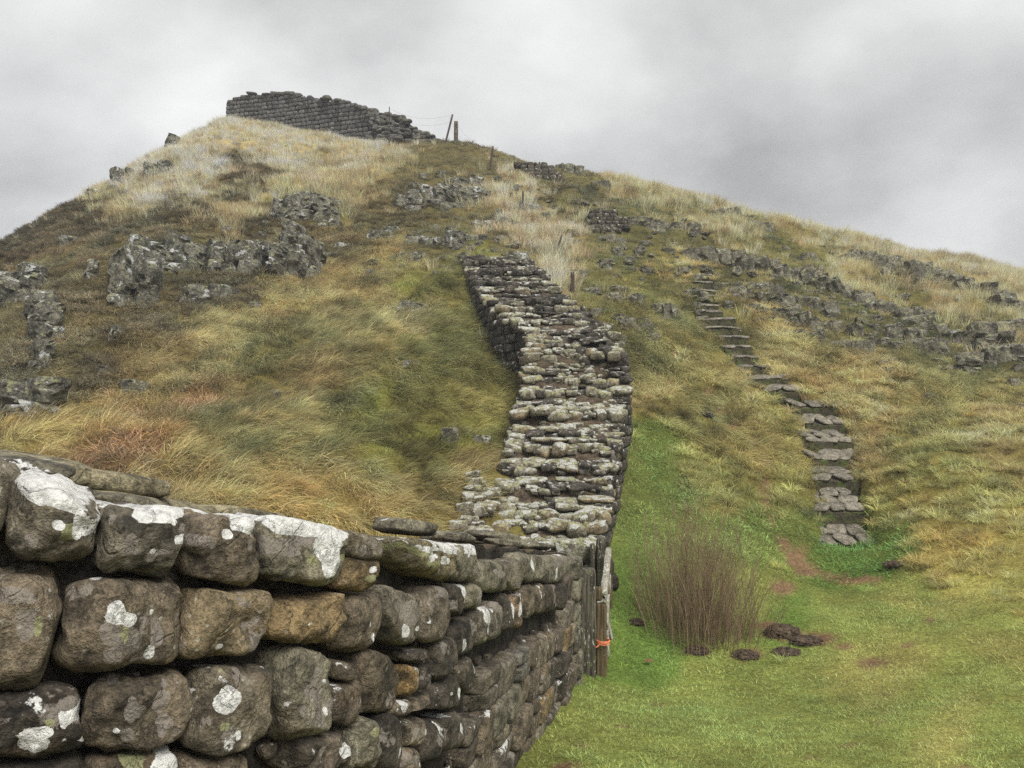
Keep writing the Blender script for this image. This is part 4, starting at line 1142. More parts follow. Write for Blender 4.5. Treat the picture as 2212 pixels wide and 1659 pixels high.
# left fringe of tumbled blocks near the gate
for _ in range(26):
    y = sr.uniform(11.9, 13.6); x = pl(LE, y) + sr.uniform(-.35, .15); g = float(H(x, y)); t = max(g + .05, pl(TP, y) + EZ - .25 - (pl(LE, y) - x) * .7)
    put_mid(POOL_TOP, (x, y, t), (1, sr.uniform(-.8, .8), sr.uniform(-.4, .4)), (sr.uniform(-.5, .5), 1, 0), (0, 0, 1), (sr.uniform(.2, .42), sr.uniform(.18, .3), sr.uniform(.12, .25)))
# the many thin stones past the first three hundred: one joined part
def join_rest(parent, rest, name, label, mat):
    Vs, Fs, n0 = [], [], 0
    for pool, c, ax, ay, az, dims, col in rest:
        me = sr.choice(pool); k = len(me.vertices)
        v = np.empty(k * 3, np.float32); me.vertices.foreach_get('co', v); v = v.reshape(-1, 3)
        f = np.empty(len(me.polygons) * 4, np.int32); me.polygons.foreach_get('vertices', f); f = f.reshape(-1, 4)
        A = np.array([np.array(Vector(a).normalized()) * d for a, d in zip((ax, ay, az), dims)])
        Vs.append(v @ A + np.array(c)); Fs.append(f + n0); n0 += k
    me = mesh_np(name, np.concatenate(Vs), np.concatenate(Fs), mat)
    o = bpy.data.objects.new(name, me); o.location = -parent.location
    tag(o, label, kind='stuff'); return link(o, parent)
def share(parent, lst, limit, name, label, mat):
    def big(it):
        c = it[1]; return it[5][0] * it[5][2] / (c[1] ** 2)
    vis = []
    for it in lst:
        c = it[1]
        w = 1.0
        if it[0] is POOL_FACE and c[0] > pl(LE, c[1]) + 1 and c[1] > 17.2: w = .1      # far side, turned away
        if it[0] is POOL_FACE and c[0] < pl(LE, c[1]) + 1 and c[1] < 16.2: w = .1
        vis.append((big(it) * w, it))
    vis.sort(key=lambda t: -t[0])
    for _, it in vis[:limit]: place(it[0], parent, *it[1:])
    rest = [it for _, it in vis[limit:]]
    if rest: join_rest(parent, rest, name, label, mat)
    print(parent.name, len(vis))
share(mid, stuff_mid, 298, 'small_stones', 'small facing and rubble stones of the climbing wall', M_face)
join_rest(mid, fill_mid, 'rubble_fill', 'small packed rubble between the larger top stones', M_wall)
KEEP_OUT.append(lambda x, y: (y > 11.7) & (y < 25.3) & (x > np.interp(y, [t[0] for t in LE], [t[1] for t in LE]) + .0) & (x < np.interp(y, [t[0] for t in RE], [t[1] for t in RE]) - .0))

# ================================================================ hilltop wall
top = empty('stone_wall', tuple(at(700, 260, 42.5)))
tag(top, 'dark coursed wall on the hill summit, broken to rubble at its right end', 'wall', kind='thing')
# columns: (px, top row, foot row, distance)
TW = [(488,223,262,45.5),(505,212,262,45.3),(540,203,262,45),(600,198,262,44.5),(645,204,275,44),(700,212,285,43.4),(740,217,292,43),(790,231,300,42.5),(830,241,306,42.1),(860,250,310,41.8),(882,262,312,41.5),(905,286,318,41.2),(950,303,324,40.8),(985,316,330,40.3)]
tpts = [(at(a, b, d), at(a, c, d)) for a, b, c, d in TW]
seg = [0.0]
for i in range(1, len(tpts)): seg.append(seg[-1] + ((tpts[i][0] - tpts[i - 1][0]).to_2d()).length)
def tw(s):
    X = np.interp(s, seg, [p[0].x for p in tpts]); Yv = np.interp(s, seg, [p[0].y for p in tpts])
    return X, Yv, float(np.interp(s, seg, [p[0].z for p in tpts])), float(np.interp(s, seg, [p[1].z for p in tpts]))
S_END = seg[-1]; THK = 1.9
rows = []
for i in range(90):
    s = S_END * i / 89; x, y, t, b = tw(s); x2, y2, _, _ = tw(min(s + .1, S_END)); x1, y1, _, _ = tw(max(s - .1, 0))
    d = Vector((x2 - x1, y2 - y1, 0)).normalized(); nb = Vector((-d.y, d.x, 0))
    if nb.y < 0: nb = -nb
    t -= .14; t = max(t, b + .05)
    b -= 1.0
    p = Vector((x, y, 0))
    rows.append([p + nb * .15 + Vector((0, 0, b)), p + nb * .15 + Vector((0, 0, t)), p + nb * (THK / 2) + Vector((0, 0, t)), p + nb * (THK - .1) + Vector((0, 0, t)), p + nb * (THK - .1) + Vector((0, 0, b)), p + nb * 1 + Vector((0, 0, b))])
strip_body('rubble_core', rows, M_mortar, top, .1, .4)
lst = []
ch = .245
s_rub = np.interp(815, [t[0] for t in TW], seg)
for k in range(0, 19):
    s = 0.0
    while s < S_END:
        l = sr.uniform(.24, .50) if s > 0 else sr.choice((.25, .45))
        sc_ = min(s + l / 2, S_END); x, y, t, b = tw(sc_); x2, y2, t2, _ = tw(min(sc_ + .3, S_END)); x1, y1, t1, _ = tw(max(sc_ - .3, 0))
        d = Vector((x2 - x1, y2 - y1, 0)).normalized(); nb = Vector((-d.y, d.x, 0))
        if nb.y < 0: nb = -nb
        base = tw(0)[3] + 1.9 - .02 * sc_          # course lines drop to the right
        zc = base - (k + .5) * ch
        ztop = t
        lim = (t - .05) if sc_ < s_rub else -99
        if b - .35 < zc < lim:
            v = sr.uniform(.55, 1.5)
            lst.append((POOL_FAR, (x + nb.x * (.17 + sr.uniform(-.06, .05)), y + nb.y * .17, zc + sr.uniform(-.02, .02)), d, nb, (0, 0, 1), (l * .99, .36, ch * .98), (v * .66, v * .68, v * .73)))
        s += l
# uneven capping and the broken end
s = .35
while s < S_END:
    x, y, t, b = tw(s)
    for q in range(3 if s < s_rub else 2):
        lst.append((POOL_FARR, (x + sr.uniform(-.1, .1), y + q * .6 + sr.uniform(0, .3), t - .06 + sr.uniform(-.06, .10)), (1, sr.uniform(-.3, .3), sr.uniform(-.1, .1)), (0, 1, 0), (0, 0, 1),
                    (sr.uniform(.3, .6), sr.uniform(.3, .5), sr.uniform(.12, .26)), (.95, .95, .88)))
    s += sr.uniform(.28, .5)
for _ in range(150):
    s = sr.uniform(s_rub - .5, S_END); x, y, t, b = tw(s); f = sr.random()
    lst.append((POOL_FARR, (x + sr.uniform(-.1, .1), y + .15 - (1 - f) * .35, b + (t - b) * f), (1, sr.uniform(-.5, .5), sr.uniform(-.25, .2)), (sr.uniform(-.3, .3), 1, 0), (0, 0, 1),
                (sr.uniform(.25, .6), sr.uniform(.25, .45), sr.uniform(.14, .28)), (.95, .95, .88)))
lst_s = sorted(lst, key=lambda it: -it[5][0] * it[5][2])
for it in lst_s[:298]: place(it[0], top, *it[1:])
if len(lst_s) > 298: join_rest(top, lst_s[298:], 'small_stones', 'smaller facing and capping stones of the summit wall', M_far)
print('top', len(lst_s))
_tx = np.array([p[0].x for p in tpts]); _ty = np.array([p[0].y for p in tpts])
KEEP_OUT.append(lambda x, y: (x > _tx[0]) & (x < _tx[-1]) & (y > np.interp(x, _tx, _ty) + .05) & (y < np.interp(x, _tx, _ty) + 1.9))
# ================================================================ crags
rk_rng = np.random.default_rng(77)
def crag_block(mat, res=(7, 7, 9), cuts=8, amp=.035, smooth=False):
    P, Fq = cube_surface(*res)
    P = rounded(P, 14)
    o = rk_rng.uniform(0, 60)
    P[:, 0] += rk_rng.normal(0, .10) * P[:, 2]; P[:, 1] += rk_rng.normal(0, .08) * P[:, 2]
    for _ in range(cuts):
        n = rk_rng.normal(0, 1, 3) * np.array([1, 1, .9]); n /= np.linalg.norm(n); d = rk_rng.uniform(1.0, 1.3)
        s = P @ n - d; P = P - np.clip(s, 0, None)[:, None] * n
    # stepped joints
    P[:, 0] += .07 * np.sign(n3(P * [.5, .5, 1.6] + o, 1, 2)); P[:, 1] += .09 * np.sign(n3(P * [1.6, .5, 1.3] + o, 1, 9))
    P += (P / (np.linalg.norm(P, axis=1, keepdims=True) + 1e-6)) * (amp * fbm3(P + o, .7, 3, o))[:, None]
    return mesh_np('rock', P * .5, Fq, mat, smooth)
POOL_CRAG = [crag_block(M_rock) for _ in range(14)]
POOL_LEDGE = [crag_block(M_rock2, (6, 6, 6), 8, .05) for _ in range(14)]
rr_ = random.Random(9)
def outcrop(px, py, w, h, label, pool=None, lean=0.0, nc=None, solo=False, col=1.0, group=None, sink=.25):
    """px,py: foot centre in the photograph; w,h: size there"""
    pool = pool or POOL_CRAG
    b = hit(px, py)[0]; Y = b[1]; W = w * Y / F; Hh = h * Y / F
    root = empty('rock_outcrop', (b[0], b[1], b[2]))
    tag(root, label, 'rock', group)
    nc = nc or max(1, int(round(W / .50))); Hh *= 1.1
    if px < 700 and Y > 12: Hh += .12
    n2nd = nc if (px < 1100 and h > 44) else 0
    for i in range(nc + n2nd):
        back = i >= nc
        u = ((i % nc) + (.5 if not back else rr_.uniform(.2, .8))) / nc
        cw = W / nc * (rr_.uniform(1.1, 1.5) if nc > 2 else rr_.uniform(.9, 1.1))
        prof = math.sin(math.pi * min(max(u, .12), .88)) ** .6
        hh = Hh * ((.35 + .65 * prof) * rr_.uniform(.82, 1.08) if nc > 1 else 1)
        va = math.atan2(b[0], b[1]); ca, sa = math.cos(va), math.sin(va)
        lx = (u - .5) * W * (1.15 if back else 1); ly = rr_.uniform(-.02, .3) + abs(u - .5) * .4 + (.6 + Hh * .25 if back else 0)
        x = b[0] + lx * ca + ly * sa; yb = Y - lx * sa + ly * ca
        if back: hh *= .85
        g = float(H(x, yb))
        ns = 1 if hh < .6 else 2
        z0 = g - sink; z1 = (g + hh) if back else (b[2] + hh if nc == 1 else max(g + hh * .7, b[2] + hh))
        tot = z1 - z0
        for k in range(ns):
            fa, fb = k / ns, (k + 1) / ns
            bh = tot / ns * rr_.uniform(1.0, 1.12)
            dep = min(max(.35, tot * 1.1 * (1 - .3 * fa)), .5 + .9 * W) * rr_.uniform(.8, 1.1)
            dd_ = dep / 2 + fa * tot * .35
            c = Vector((x + rr_.uniform(-.05, .05) + lean * fa * tot + dd_ * sa, yb + dd_ * ca, z0 + tot * (fa + fb) / 2))
            rz = rr_.uniform(-.3, .3) - va
            ax = Vector((math.cos(rz), math.sin(rz), rr_.uniform(-.1, .1))); az = Vector((lean + rr_.uniform(-.1, .1), rr_.uniform(0, .2), 1))
            ay = az.cross(ax).normalized(); ax = ay.cross(az)
            v = rr_.uniform(.75, 1.2) * col
            place(pool, root, c, ax, ay, az, (cw * 1.1, dep, bh * 1.05), (v, v, v * .97), name='rock')
    return root
OUT = [
 (290,690,95,140,'tallest grey columnar crag standing alone left of centre, lichen yellow on its shoulder'),
 (385,600,95,75,'jointed grey crag between the tallest column and the round white lichen patch'),
 (485,600,70,95,'upright split blocks of grey rock with a yellow green cap'),
 (540,600,42,72,'dark rock pillar carrying one round white lichen patch'),
 (455,660,95,42,'low dark rock slab speckled white at the edge of the windswept grass'),
 (640,610,95,110,'lichen speckled double crag at the right end of the left cliff'),
 (660,480,140,56,'broad mossy topped crag under the pale dry grass'),
 (712,500,50,24,'small bleached slab just right of the mossy topped crag'),
 (35,665,95,74,'large rounded grey boulder cut by the left edge of the photo'),
 (98,745,52,80,'narrow rock stack in the heather below the left boulder'),
 (90,810,36,60,'thin crumbling rock stack in the heather, lowest of the column'),
 (42,910,56,62,'squat rock with dark cleft at the lower left corner of the heather'),
 (102,912,66,72,'squat squared rock topped with yellow lichen at the foot of the heather'),
 (205,432,24,16,'small dark rock breaking the left skyline lowest down'),
 (268,392,50,34,'dark rock breaking the left skyline in its middle'),
 (340,385,56,40,'grey boulder just inside the left skyline below the dry grass'),
 (372,318,30,24,'dark rock on the left skyline highest up'),
 (225,820,22,14,'small white stone lying in the heather'),
 (285,865,50,28,'low dark rock where heather meets the windswept grass'),
 (196,610,24,40,'thin upright rock in the heather'),
 (258,745,20,24,'little white flecked rock in the heather above the bracken'),
 (150,535,40,18,'faint grey rock in the upper heather'),
 (300,540,46,26,'small ledge of rock above the tall columnar crag'),
 (960,462,150,64,'broad ribbed crag in the middle of the hill below the dry grass'),
 (1010,440,60,46,'mossy rock shoulder right of the ribbed central crag'),
 (870,450,34,28,'small white flecked rock left of the ribbed central crag'),
 (885,682,52,28,'dark white speckled rock showing through the green middle slope'),
 (880,812,34,30,'lone upright white stone in the middle of the green slope'),
 (967,975,44,40,'white speckled rock under bright moss, left one of the pair by the wall'),
 (1030,978,40,30,'dark grey rock under bright moss, right one of the pair by the wall'),
 (1115,596,44,52,'upright grey slab standing on the top end of the climbing wall'),
 (1068,588,60,26,'flat brown boulder on the top end of the climbing wall'),
 (905,532,60,26,'grey ledge stone above the climbing wall, leftmost in its row'),
 (985,530,90,26,'long low ledge above the climbing wall'),
 (1075,505,110,30,'ledge of square grey stones below the iron fence stakes'),
 (830,520,70,28,'dark stone ledge right of the lichen speckled double crag'),
 (745,545,40,18,'pale flat stone at the top of the windswept grass'),
 (900,565,40,22,'low white edged stone above the green slope'),
 (490,1022,20,8,'tiny pale stone in the grass behind the near wall'),
 (1240,625,0,0,''),
 (1438,702,64,56,'rounded pale boulder left of the stone steps'),
 (1375,735,66,44,'broken grey rock below the dark overhang left of the steps'),
 (1350,662,80,30,'dark hollow ledge left of the stone steps'),
 (1245,605,36,20,'pale flat rock beside the fence post'),
 (1230,378,56,26,'pale rock slab high on the ridge'),
 (1300,405,40,18,'small pale rock high on the ridge, right of the slab'),
 (1240,552,50,24,'grey rock in the rough grass right of the fence'),
 (1330,540,56,22,'low rock between the fence and the steps'),
 (1390,500,80,30,'broken rock ledge above the stone steps'),
 (1290,500,60,22,'grey rock below the small ruined steps'),
 (1480,500,60,24,'low ledge right of the small ruined steps'),
 (1570,470,56,22,'upper grey ledge under the right skyline'),
 (1640,500,60,20,'thin dark ledge under the right skyline'),
 (1700,705,50,40,'white speckled boulder right of the steps'),
 (1660,645,60,30,'mossy slab just right of the top of the steps'),
 (1770,688,84,44,'jointed grey block among the ledges right of the steps'),
 (1840,770,90,40,'rounded grey rock at the lower edge of the ledges'),
 (1745,745,60,28,'low speckled rock above the straw tussocks'),
 (1950,740,70,30,'grey rock in the middle of the right ledges'),
 (2000,770,84,40,'dark mossy rock in the right ledges, above the leaning slab'),
 (2095,815,44,50,'pale leaning slab low in the right ledges'),
 (2120,760,96,56,'tall rough crag near the right edge, upper one'),
 (2180,790,80,50,'rounded rough crag near the right edge, lower one'),
 (2190,720,70,34,'dark ledge near the right edge between two crags'),
 (1990,690,60,24,'short ledge at the lower end of the long rock band'),
 (1940,600,90,36,'grey ledge block under the right skyline, near the long dry grass'),
 (1860,568,60,26,'pale slab under the right skyline'),
]
for o_ in OUT:
    px, py, w, h, lab = o_
    if not lab: continue
    pool = POOL_LEDGE if px > 1150 else POOL_CRAG
    big = h > 60
    outcrop(px, py, w, h, lab, pool, lean=rr_.uniform(-.05, .1))
# long rock bands: lines of columns in the photograph
def band(line, hs, label, step=26):
    root = None
    xs_ = np.arange(line[0][0], line[-1][0], step)
    for px in xs_:
        py = float(np.interp(px, [l[0] for l in line], [l[1] for l in line])) + rr_.uniform(-3, 3)
        hpx = float(np.interp(px, [l[0] for l in line], hs)) * rr_.uniform(.75, .95)
        b = hit(px + rr_.uniform(-4, 4), py)[0]; Y = b[1]
        if root is None:
            root = empty('rock_band', tuple(b)); tag(root, label, 'rock ledge')
        W = step * Y / F * rr_.uniform(1.3, 1.9); hh = hpx * Y / F
        for k in range(1 if hh < .6 else 2):
            v = rr_.uniform(.75, 1.2); dep = hh * 1.6 + .3
            rz = rr_.uniform(-.3, .3)
            ax = Vector((math.cos(rz), math.sin(rz) , 0)); az = Vector((-.18 + rr_.uniform(-.1, .1), rr_.uniform(0, .2), 1))
            ay = az.cross(ax).normalized(); ax = ay.cross(az)
            n_ = 1 if hh < .6 else 2
            place(POOL_LEDGE, root, (b[0] + rr_.uniform(-.1, .1), Y + dep / 2 + k * hh * .3, b[2] - .2 + (hh + .2) * (k + .5) / n_), ax, ay, az, (W, dep, (hh + .25) / n_ * 1.08), (v, v, v * .96), name='rock')
    return root
band([(1490,560),(1560,566),(1640,590),(1760,618),(1850,655),(1995,700)], [26,40,40,36,34,26], 'long tilted band of upright jointed rock running right from the top of the steps')
band([(1840,568),(1960,588),(2080,625),(2150,655),(2230,690)], [24,34,34,46,56], 'upper rock band below the right skyline, growing taller towards the right edge')
band([(1600,640),(1690,672),(1760,720),(1850,725)], [24,30,36,26], 'middle rock band just right of the stone steps', 24)
band([(1980,705),(2080,740),(2212,760)], [22,26,24], 'lower rock band among dark grass at the right edge', 30)

# loose and half-buried stones on the hill: nobody could count them
def scree():
    rng = np.random.default_rng(8)
    cl = [(1250,480,90,70,70),(1400,560,130,60,110),(1650,640,160,70,110),(1900,690,190,70,150),(2100,760,120,70,110),(1050,520,140,50,90),(900,560,90,40,40),(1150,420,80,50,40),
          (430,580,190,80,80),(640,540,80,70,50),(1350,700,110,60,50),(1700,560,160,40,50),(2000,600,150,30,60),(960,420,100,40,40),(1500,690,60,40,14),(60,760,70,120,16),(1500,500,90,50,40),(1560,930,60,60,8),(700,800,250,150,6)]
    Vs, Fs, n0 = [], [], 0
    shapes = []
    for me in POOL_LEDGE[:8]:
        k = len(me.vertices); v = np.empty(k * 3, np.float32); me.vertices.foreach_get('co', v)
        f = np.empty(len(me.polygons) * 4, np.int32); me.polygons.foreach_get('vertices', f)
        shapes.append((v.reshape(-1, 3), f.reshape(-1, 4)))
    px = np.concatenate([rng.normal(a, w * .6, int(n * .45)) for a, b, w, h, n in cl]); py = np.concatenate([rng.normal(b, h * .6, int(n * .45)) for a, b, w, h, n in cl])
    B = hit(px, py)
    for b in B:
        if b[1] > 38.5 or b[1] < 11: continue
        if any(bool(f(np.array([b[0]]), np.array([b[1]]))[0]) for f in KEEP_OUT): continue
        v, f = shapes[rng.integers(8)]; s = rng.uniform(.10, .34) * (.6 + b[1] / 60)
        a = rng.uniform(0, 6.28); c_, s_ = math.cos(a), math.sin(a)
        R = np.array([[c_, s_, 0], [-s_, c_, 0], [0, 0, 1]])
        q = (v * [s * rng.uniform(1, 1.9), s, s * rng.uniform(.5, 1.1)]) @ R + b + [0, 0, s * rng.uniform(-.18, .12)]
        Vs.append(q); Fs.append(f + n0); n0 += len(v)
    me = mesh_np('scree', np.concatenate(Vs), np.concatenate(Fs), M_rock2, False)
    tag(link(bpy.data.objects.new('loose_stones', me)), 'loose and half buried grey stones among the rough grass', kind='stuff')
scree()

# ================================================================ small ruined courses of older wall high on the hill
def ruin(px, py, cols, rows, stepx, wpx, label):
    """stepped courses of squared stones climbing away; px,py lowest left in the photograph"""
    b = hit(px, py)[0]; root = empty('ruined_wall', tuple(b)); tag(root, label, 'wall', kind='thing')
    Y = b[1]; sz = wpx * Y / F
    for r in range(rows):
        n = cols + rr_.randint(-1, 1)
        for c in range(n):
            x = b[0] - r * stepx * sz + (c + (r % 2) * .4) * sz
            y = Y + r * sz * .42; z = b[2] + r * sz * .62 + sz * .3 + c * 0
            z = max(z, float(H(x, y)) + sz * .12) 
            v = rr_.uniform(.6, 1.1)
            place(POOL_FACE, root, (x, y + .15, z - .08), (1, rr_.uniform(-.08, .08), 0), (0, 1, 0), (0, 0, 1), (sz * 1.0, .6, sz * .75), (v * 1.15, v * 1.1, v))
    return root
ruin(1150, 385, 5, 5, .55, 15, 'short run of dark squared masonry just below the ridge, right of the leaning iron stakes')
ruin(1288, 500, 4, 6, .12, 16, 'stepped stump of dark squared masonry above and left of the stone steps')

# ================================================================ stone steps
steps_data = [(1015,1290,1410,0),(1000,1245,1255,40),(990,1210,1108,35),(975,1195,1015,38),(960,1180,930,38),(945,1145,850,33),(885,1115,772,35),(770,945,697,26),(715,885,637,35),(640,800,583,25),(620,740,540,28),
 (570,715,493,35),(545,700,447,30),(490,660,405,25),(440,640,365,30),(425,580,330,28),(405,550,300,20),(395,550,260,25),(400,545,232,20),(425,545,195,28),(465,530,160,15)]
POOL_SLAB = [pool_stone('paving_stone', M_slab, (6, 5, 2), 9, .16, 6, .08) for _ in range(12)]
stair = None; st_edges = []
for i, (xl, xr, yy, rise) in enumerate(steps_data):
    L_, R_, y_ = 1296 + xl * .4686, 1296 + xr * .4686, 518.4 + yy * .4686
    b = hit([(L_ + R_) / 2], [y_ + rise * .4686])[0]
    Y = b[1]; W = (R_ - L_) * Y / F; a, bb = ray((L_ + R_) / 2, y_)
    zt = EZ + float(bb) * Y                  # height of the tread's front edge
    st_edges.append((b[0], Y, zt, W, rise * .4686 * Y / F))
stair = empty('stone_steps', (st_edges[0][0], st_edges[0][1], st_edges[0][2]))
tag(stair, 'flight of worn stone steps climbing the grassy slope to the right of the wall', 'steps')
for i, (x, Y, zt, W, rs_) in enumerate(st_edges):
    nxt = st_edges[i + 1] if i + 1 < len(st_edges) else (x - .1, Y + .45, zt + .3, W, .25)
    dep = max(.35, nxt[1] - Y + .05); rise = nxt[2] - zt
    stp = empty('step', (0, 0, 0)); stp.parent = stair; stp.location = Vector((x, Y, zt)) - stair.location
    # riser kerb stones along the front
    if i: px_, pY, pz, pW, pr = st_edges[i - 1]; pback = pz + ptilt * (Y - pY)
    else: pback = zt - .05
    n = max(2, int(W / .38)); u = 0
    xs_ = np.linspace(-W / 2, W / 2, n + 1) + np.array([0] + [rr_.uniform(-.06, .06) for _ in range(n - 1)] + [0])
    base = Vector((x, Y, zt))
    tilt = min(.38 if i < 8 else .16, max(0, (nxt[2] - nxt[4] - zt + .02) / dep))
    ptilt = tilt
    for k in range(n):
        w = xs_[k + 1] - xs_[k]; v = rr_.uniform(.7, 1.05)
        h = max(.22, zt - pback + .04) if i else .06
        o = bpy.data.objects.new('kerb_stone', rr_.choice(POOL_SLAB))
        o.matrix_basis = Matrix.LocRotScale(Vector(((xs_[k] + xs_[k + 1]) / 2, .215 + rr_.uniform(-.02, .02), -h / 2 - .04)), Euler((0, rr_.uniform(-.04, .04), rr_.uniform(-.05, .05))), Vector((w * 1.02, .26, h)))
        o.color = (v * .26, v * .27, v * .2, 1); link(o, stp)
    # irregular paving on the tread
    nd_ = max(1, int((dep - .1) / .28)) if i < 8 else 1
    for j in range(nd_):
        yy0 = .05 + (dep - .0) * j / nd_; yl = (dep) / nd_
        m = max(2, int(W / (.34 if i < 8 else .42))); cuts = np.linspace(-W / 2 + .02, W / 2 - .02, m + 1) + np.array([0] + [rr_.uniform(-.09, .09) for _ in range(m - 1)] + [0])
        for k in range(m):
            w = cuts[k + 1] - cuts[k]; v = rr_.uniform(.75, 1.25)
            o = bpy.data.objects.new('paving_stone', rr_.choice(POOL_SLAB))
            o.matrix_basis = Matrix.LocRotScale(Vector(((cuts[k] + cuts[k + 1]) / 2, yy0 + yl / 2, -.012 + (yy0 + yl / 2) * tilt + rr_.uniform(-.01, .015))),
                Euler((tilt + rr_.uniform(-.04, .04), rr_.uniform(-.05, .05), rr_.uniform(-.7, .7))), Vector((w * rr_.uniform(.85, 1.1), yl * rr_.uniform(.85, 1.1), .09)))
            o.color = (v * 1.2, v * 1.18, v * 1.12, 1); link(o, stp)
    # packed earth under the tread
    me = bpy.data.meshes.new('packed_earth'); h0 = .6
    W = W - .12
    co = [(-W / 2, .06, -h0), (W / 2, .06, -h0), (W / 2, dep + .1, -h0 + .1), (-W / 2, dep + .1, -h0 + .1), (-W / 2, .06, -.03), (W / 2, .06, -.03), (W / 2, dep + .1, dep * tilt - .01), (-W / 2, dep + .1, dep * tilt - .01)]
    me.from_pydata(co, [], [(0, 1, 5, 4), (1, 2, 6, 5), (2, 3, 7, 6), (3, 0, 4, 7), (4, 5, 6, 7), (0, 3, 2, 1)]); me.materials.append(M_riser)
    link(bpy.data.objects.new('packed_earth', me), stp)
_sx = np.array([e[0] for e in st_edges]); _sy = np.array([e[1] for e in st_edges]); _sw = np.array([e[3] for e in st_edges])
def stairs_keep(x, y):
    cx = np.interp(y, _sy, _sx); w = np.interp(y, _sy, _sw)
    return (y > _sy[0] - .02) & (y < _sy[-1] + .4) & (np.abs(x - cx) < w / 2 - .10)
KEEP_OUT.append(stairs_keep)
# lower the ground sheet under the steps so that the treads stand clear of it
_gv = np.empty(len(ground.data.vertices) * 3, np.float32); ground.data.vertices.foreach_get('co', _gv); _gv = _gv.reshape(-1, 3)
_m = (_gv[:, 1] > _sy[0] - .1) & (_gv[:, 1] < _sy[-1] + .5)
_cx = np.interp(_gv[:, 1], _sy, _sx); _wst = np.interp(_gv[:, 1], _sy, _sw)
_m &= np.abs(_gv[:, 0] - _cx) < _wst / 2 - .04
_zi = np.array([max([e[2] for e in st_edges if e[1] <= y - .36] or [st_edges[0][2]]) for y in _gv[_m, 1]]) if _m.any() else 0
_gv[_m, 2] = np.minimum(_gv[_m, 2], _zi - .10)
ground.data.vertices.foreach_set('co', _gv.ravel()); ground.data.update()
# ================================================================ timber helpers
def timber(name, size, mat, parent, loc, rot=(0, 0, 0), seg=10, warp_=.004, taper=0.0, seed=0, chamfer=.12):
    """a weathered piece of wood, long axis z, foot at the origin"""
    w, d, h = size
    P, Fq = cube_surface(6, 6, max(seg, 4))
    t = (P[:, 2:3] + 1) / 2
    q = rounded(np.column_stack([P[:, :2], np.zeros(len(P))]), 9)
    P[:, :2] = np.where(np.abs(P[:, 2:3]) > .999, q[:, :2] * (1 - chamfer * .5), q[:, :2])
    P = np.column_stack([P[:, 0:1] * w / 2 * (1 - taper * t), P[:, 1:2] * d / 2 * (1 - taper * t), t * h])
    P += warp_ * np.stack([fbm3(P * [6, 6, .8], .25, 3, seed), fbm3(P * [6, 6, .8], .25, 3, seed + 9), 1.2 * fbm3(P * [6, 6, 1], .2, 2, seed + 5)], 1) * 3
    me = mesh_np(name, P, Fq, mat)
    o = bpy.data.objects.new(name, me); o.location = loc; o.rotation_euler = rot
    return link(o, parent)
def tube(name, pts, r, mat, parent, sides=5, closed=False):
    pts = [Vector(p) for p in pts]; V_ = []; F_ = []
    for i, p in enumerate(pts):
        d = (pts[min(i + 1, len(pts) - 1)] - pts[max(i - 1, 0)]).normalized()
        a = d.cross(Vector((0, 0, 1))); 
        if a.length < 1e-3: a = Vector((1, 0, 0))
        a.normalize(); b = d.cross(a)
        for k in range(sides):
            th = 2 * math.pi * k / sides; V_.append(p + a * r * math.cos(th) + b * r * math.sin(th))
    for i in range(len(pts) - 1):
        for k in range(sides):
            F_.append((i * sides + k, i * sides + (k + 1) % sides, (i + 1) * sides + (k + 1) % sides, (i + 1) * sides + k))
    me = mesh_np(name, [tuple(v) for v in V_], F_, mat)
    o = bpy.data.objects.new(name, me)
    return link(o, parent) if parent is not None else link(o)

# ---------------------------------------------------------------- gate and its posts beside the wall end
def world_w(px0, px1, Y): return abs(px1 - px0) * Y / F
# post beside the wall
pA = at(1269, 1486, 9.55); tA = at(1269, 1228, 9.55); hA = tA.z - pA.z
post = empty('gate_post', tuple(pA)); tag(post, 'thick weathered grey gate post streaked with moss and lichen, right beside the wall end', 'gate post')
timber('post', (world_w(1252, 1287, 9.55), .17, hA + .25), M_post, post, (0, 0, -.25), seg=22, warp_=.006, seed=3, chamfer=.35)
# far post by the middle wall
pB = at(1300, 1300, 11.6); gB = float(H(pB.x, 11.6)); tB = at(1298, 1163, 11.6)
postb = empty('gate_post', (pB.x, 11.6, gB)); tag(postb, 'split grey gate post standing against the end of the climbing wall', 'gate post')
timber('post', (.11, .14, tB.z - gB + .2), M_post, postb, (-.02, 0, -.2), seg=14, seed=8, chamfer=.3)
timber('post', (.07, .12, tB.z - gB + .12), M_post, postb, (-.12, .01, -.2), (0, -.02, 0), seg=14, seed=18, chamfer=.3)
# the gate itself, hinged across the gap, seen nearly edge-on
gN = at(1299, 1500, 9.62)
gate = empty('wooden_gate', tuple(gN)); tag(gate, 'narrow wooden gate seen nearly edge on, pale lichened top rail, between the two walls', 'gate')
near_top = at(1299, 1268, 9.62)
hs = near_top.z - gN.z
timber('stile', (world_w(1287, 1309, 9.62), .09, hs - .16), M_plank, gate, (0, 0, 0), seg=16, seed=21)
timber('stile_tenon', (.085, .09, .17), M_plank, gate, (-.025, 0, hs - .17), seg=4, seed=22)
timber('cap', (.12, .11, .025), M_rail, gate, (0, 0, hs - .185), seg=4, seed=25)
def beam(name, p, q, w, h, mat, seed=0):
    p, q = Vector(p), Vector(q); d = q - p
    o = timber(name, (w, h, d.length), mat, gate, p - Vector(gate.location), (0, 0, 0), seg=18, seed=seed)
    z = d.normalized(); x = z.cross(Vector((0, 0, 1))).normalized(); y = z.cross(x)
    M = Matrix((x, y, z)).transposed().to_4x4(); M.translation = p - Vector(gate.location)
    o.matrix_basis = M; return o
T1 = at(1304, 1290, 9.70); T2 = at(1315, 1190, 11.45)
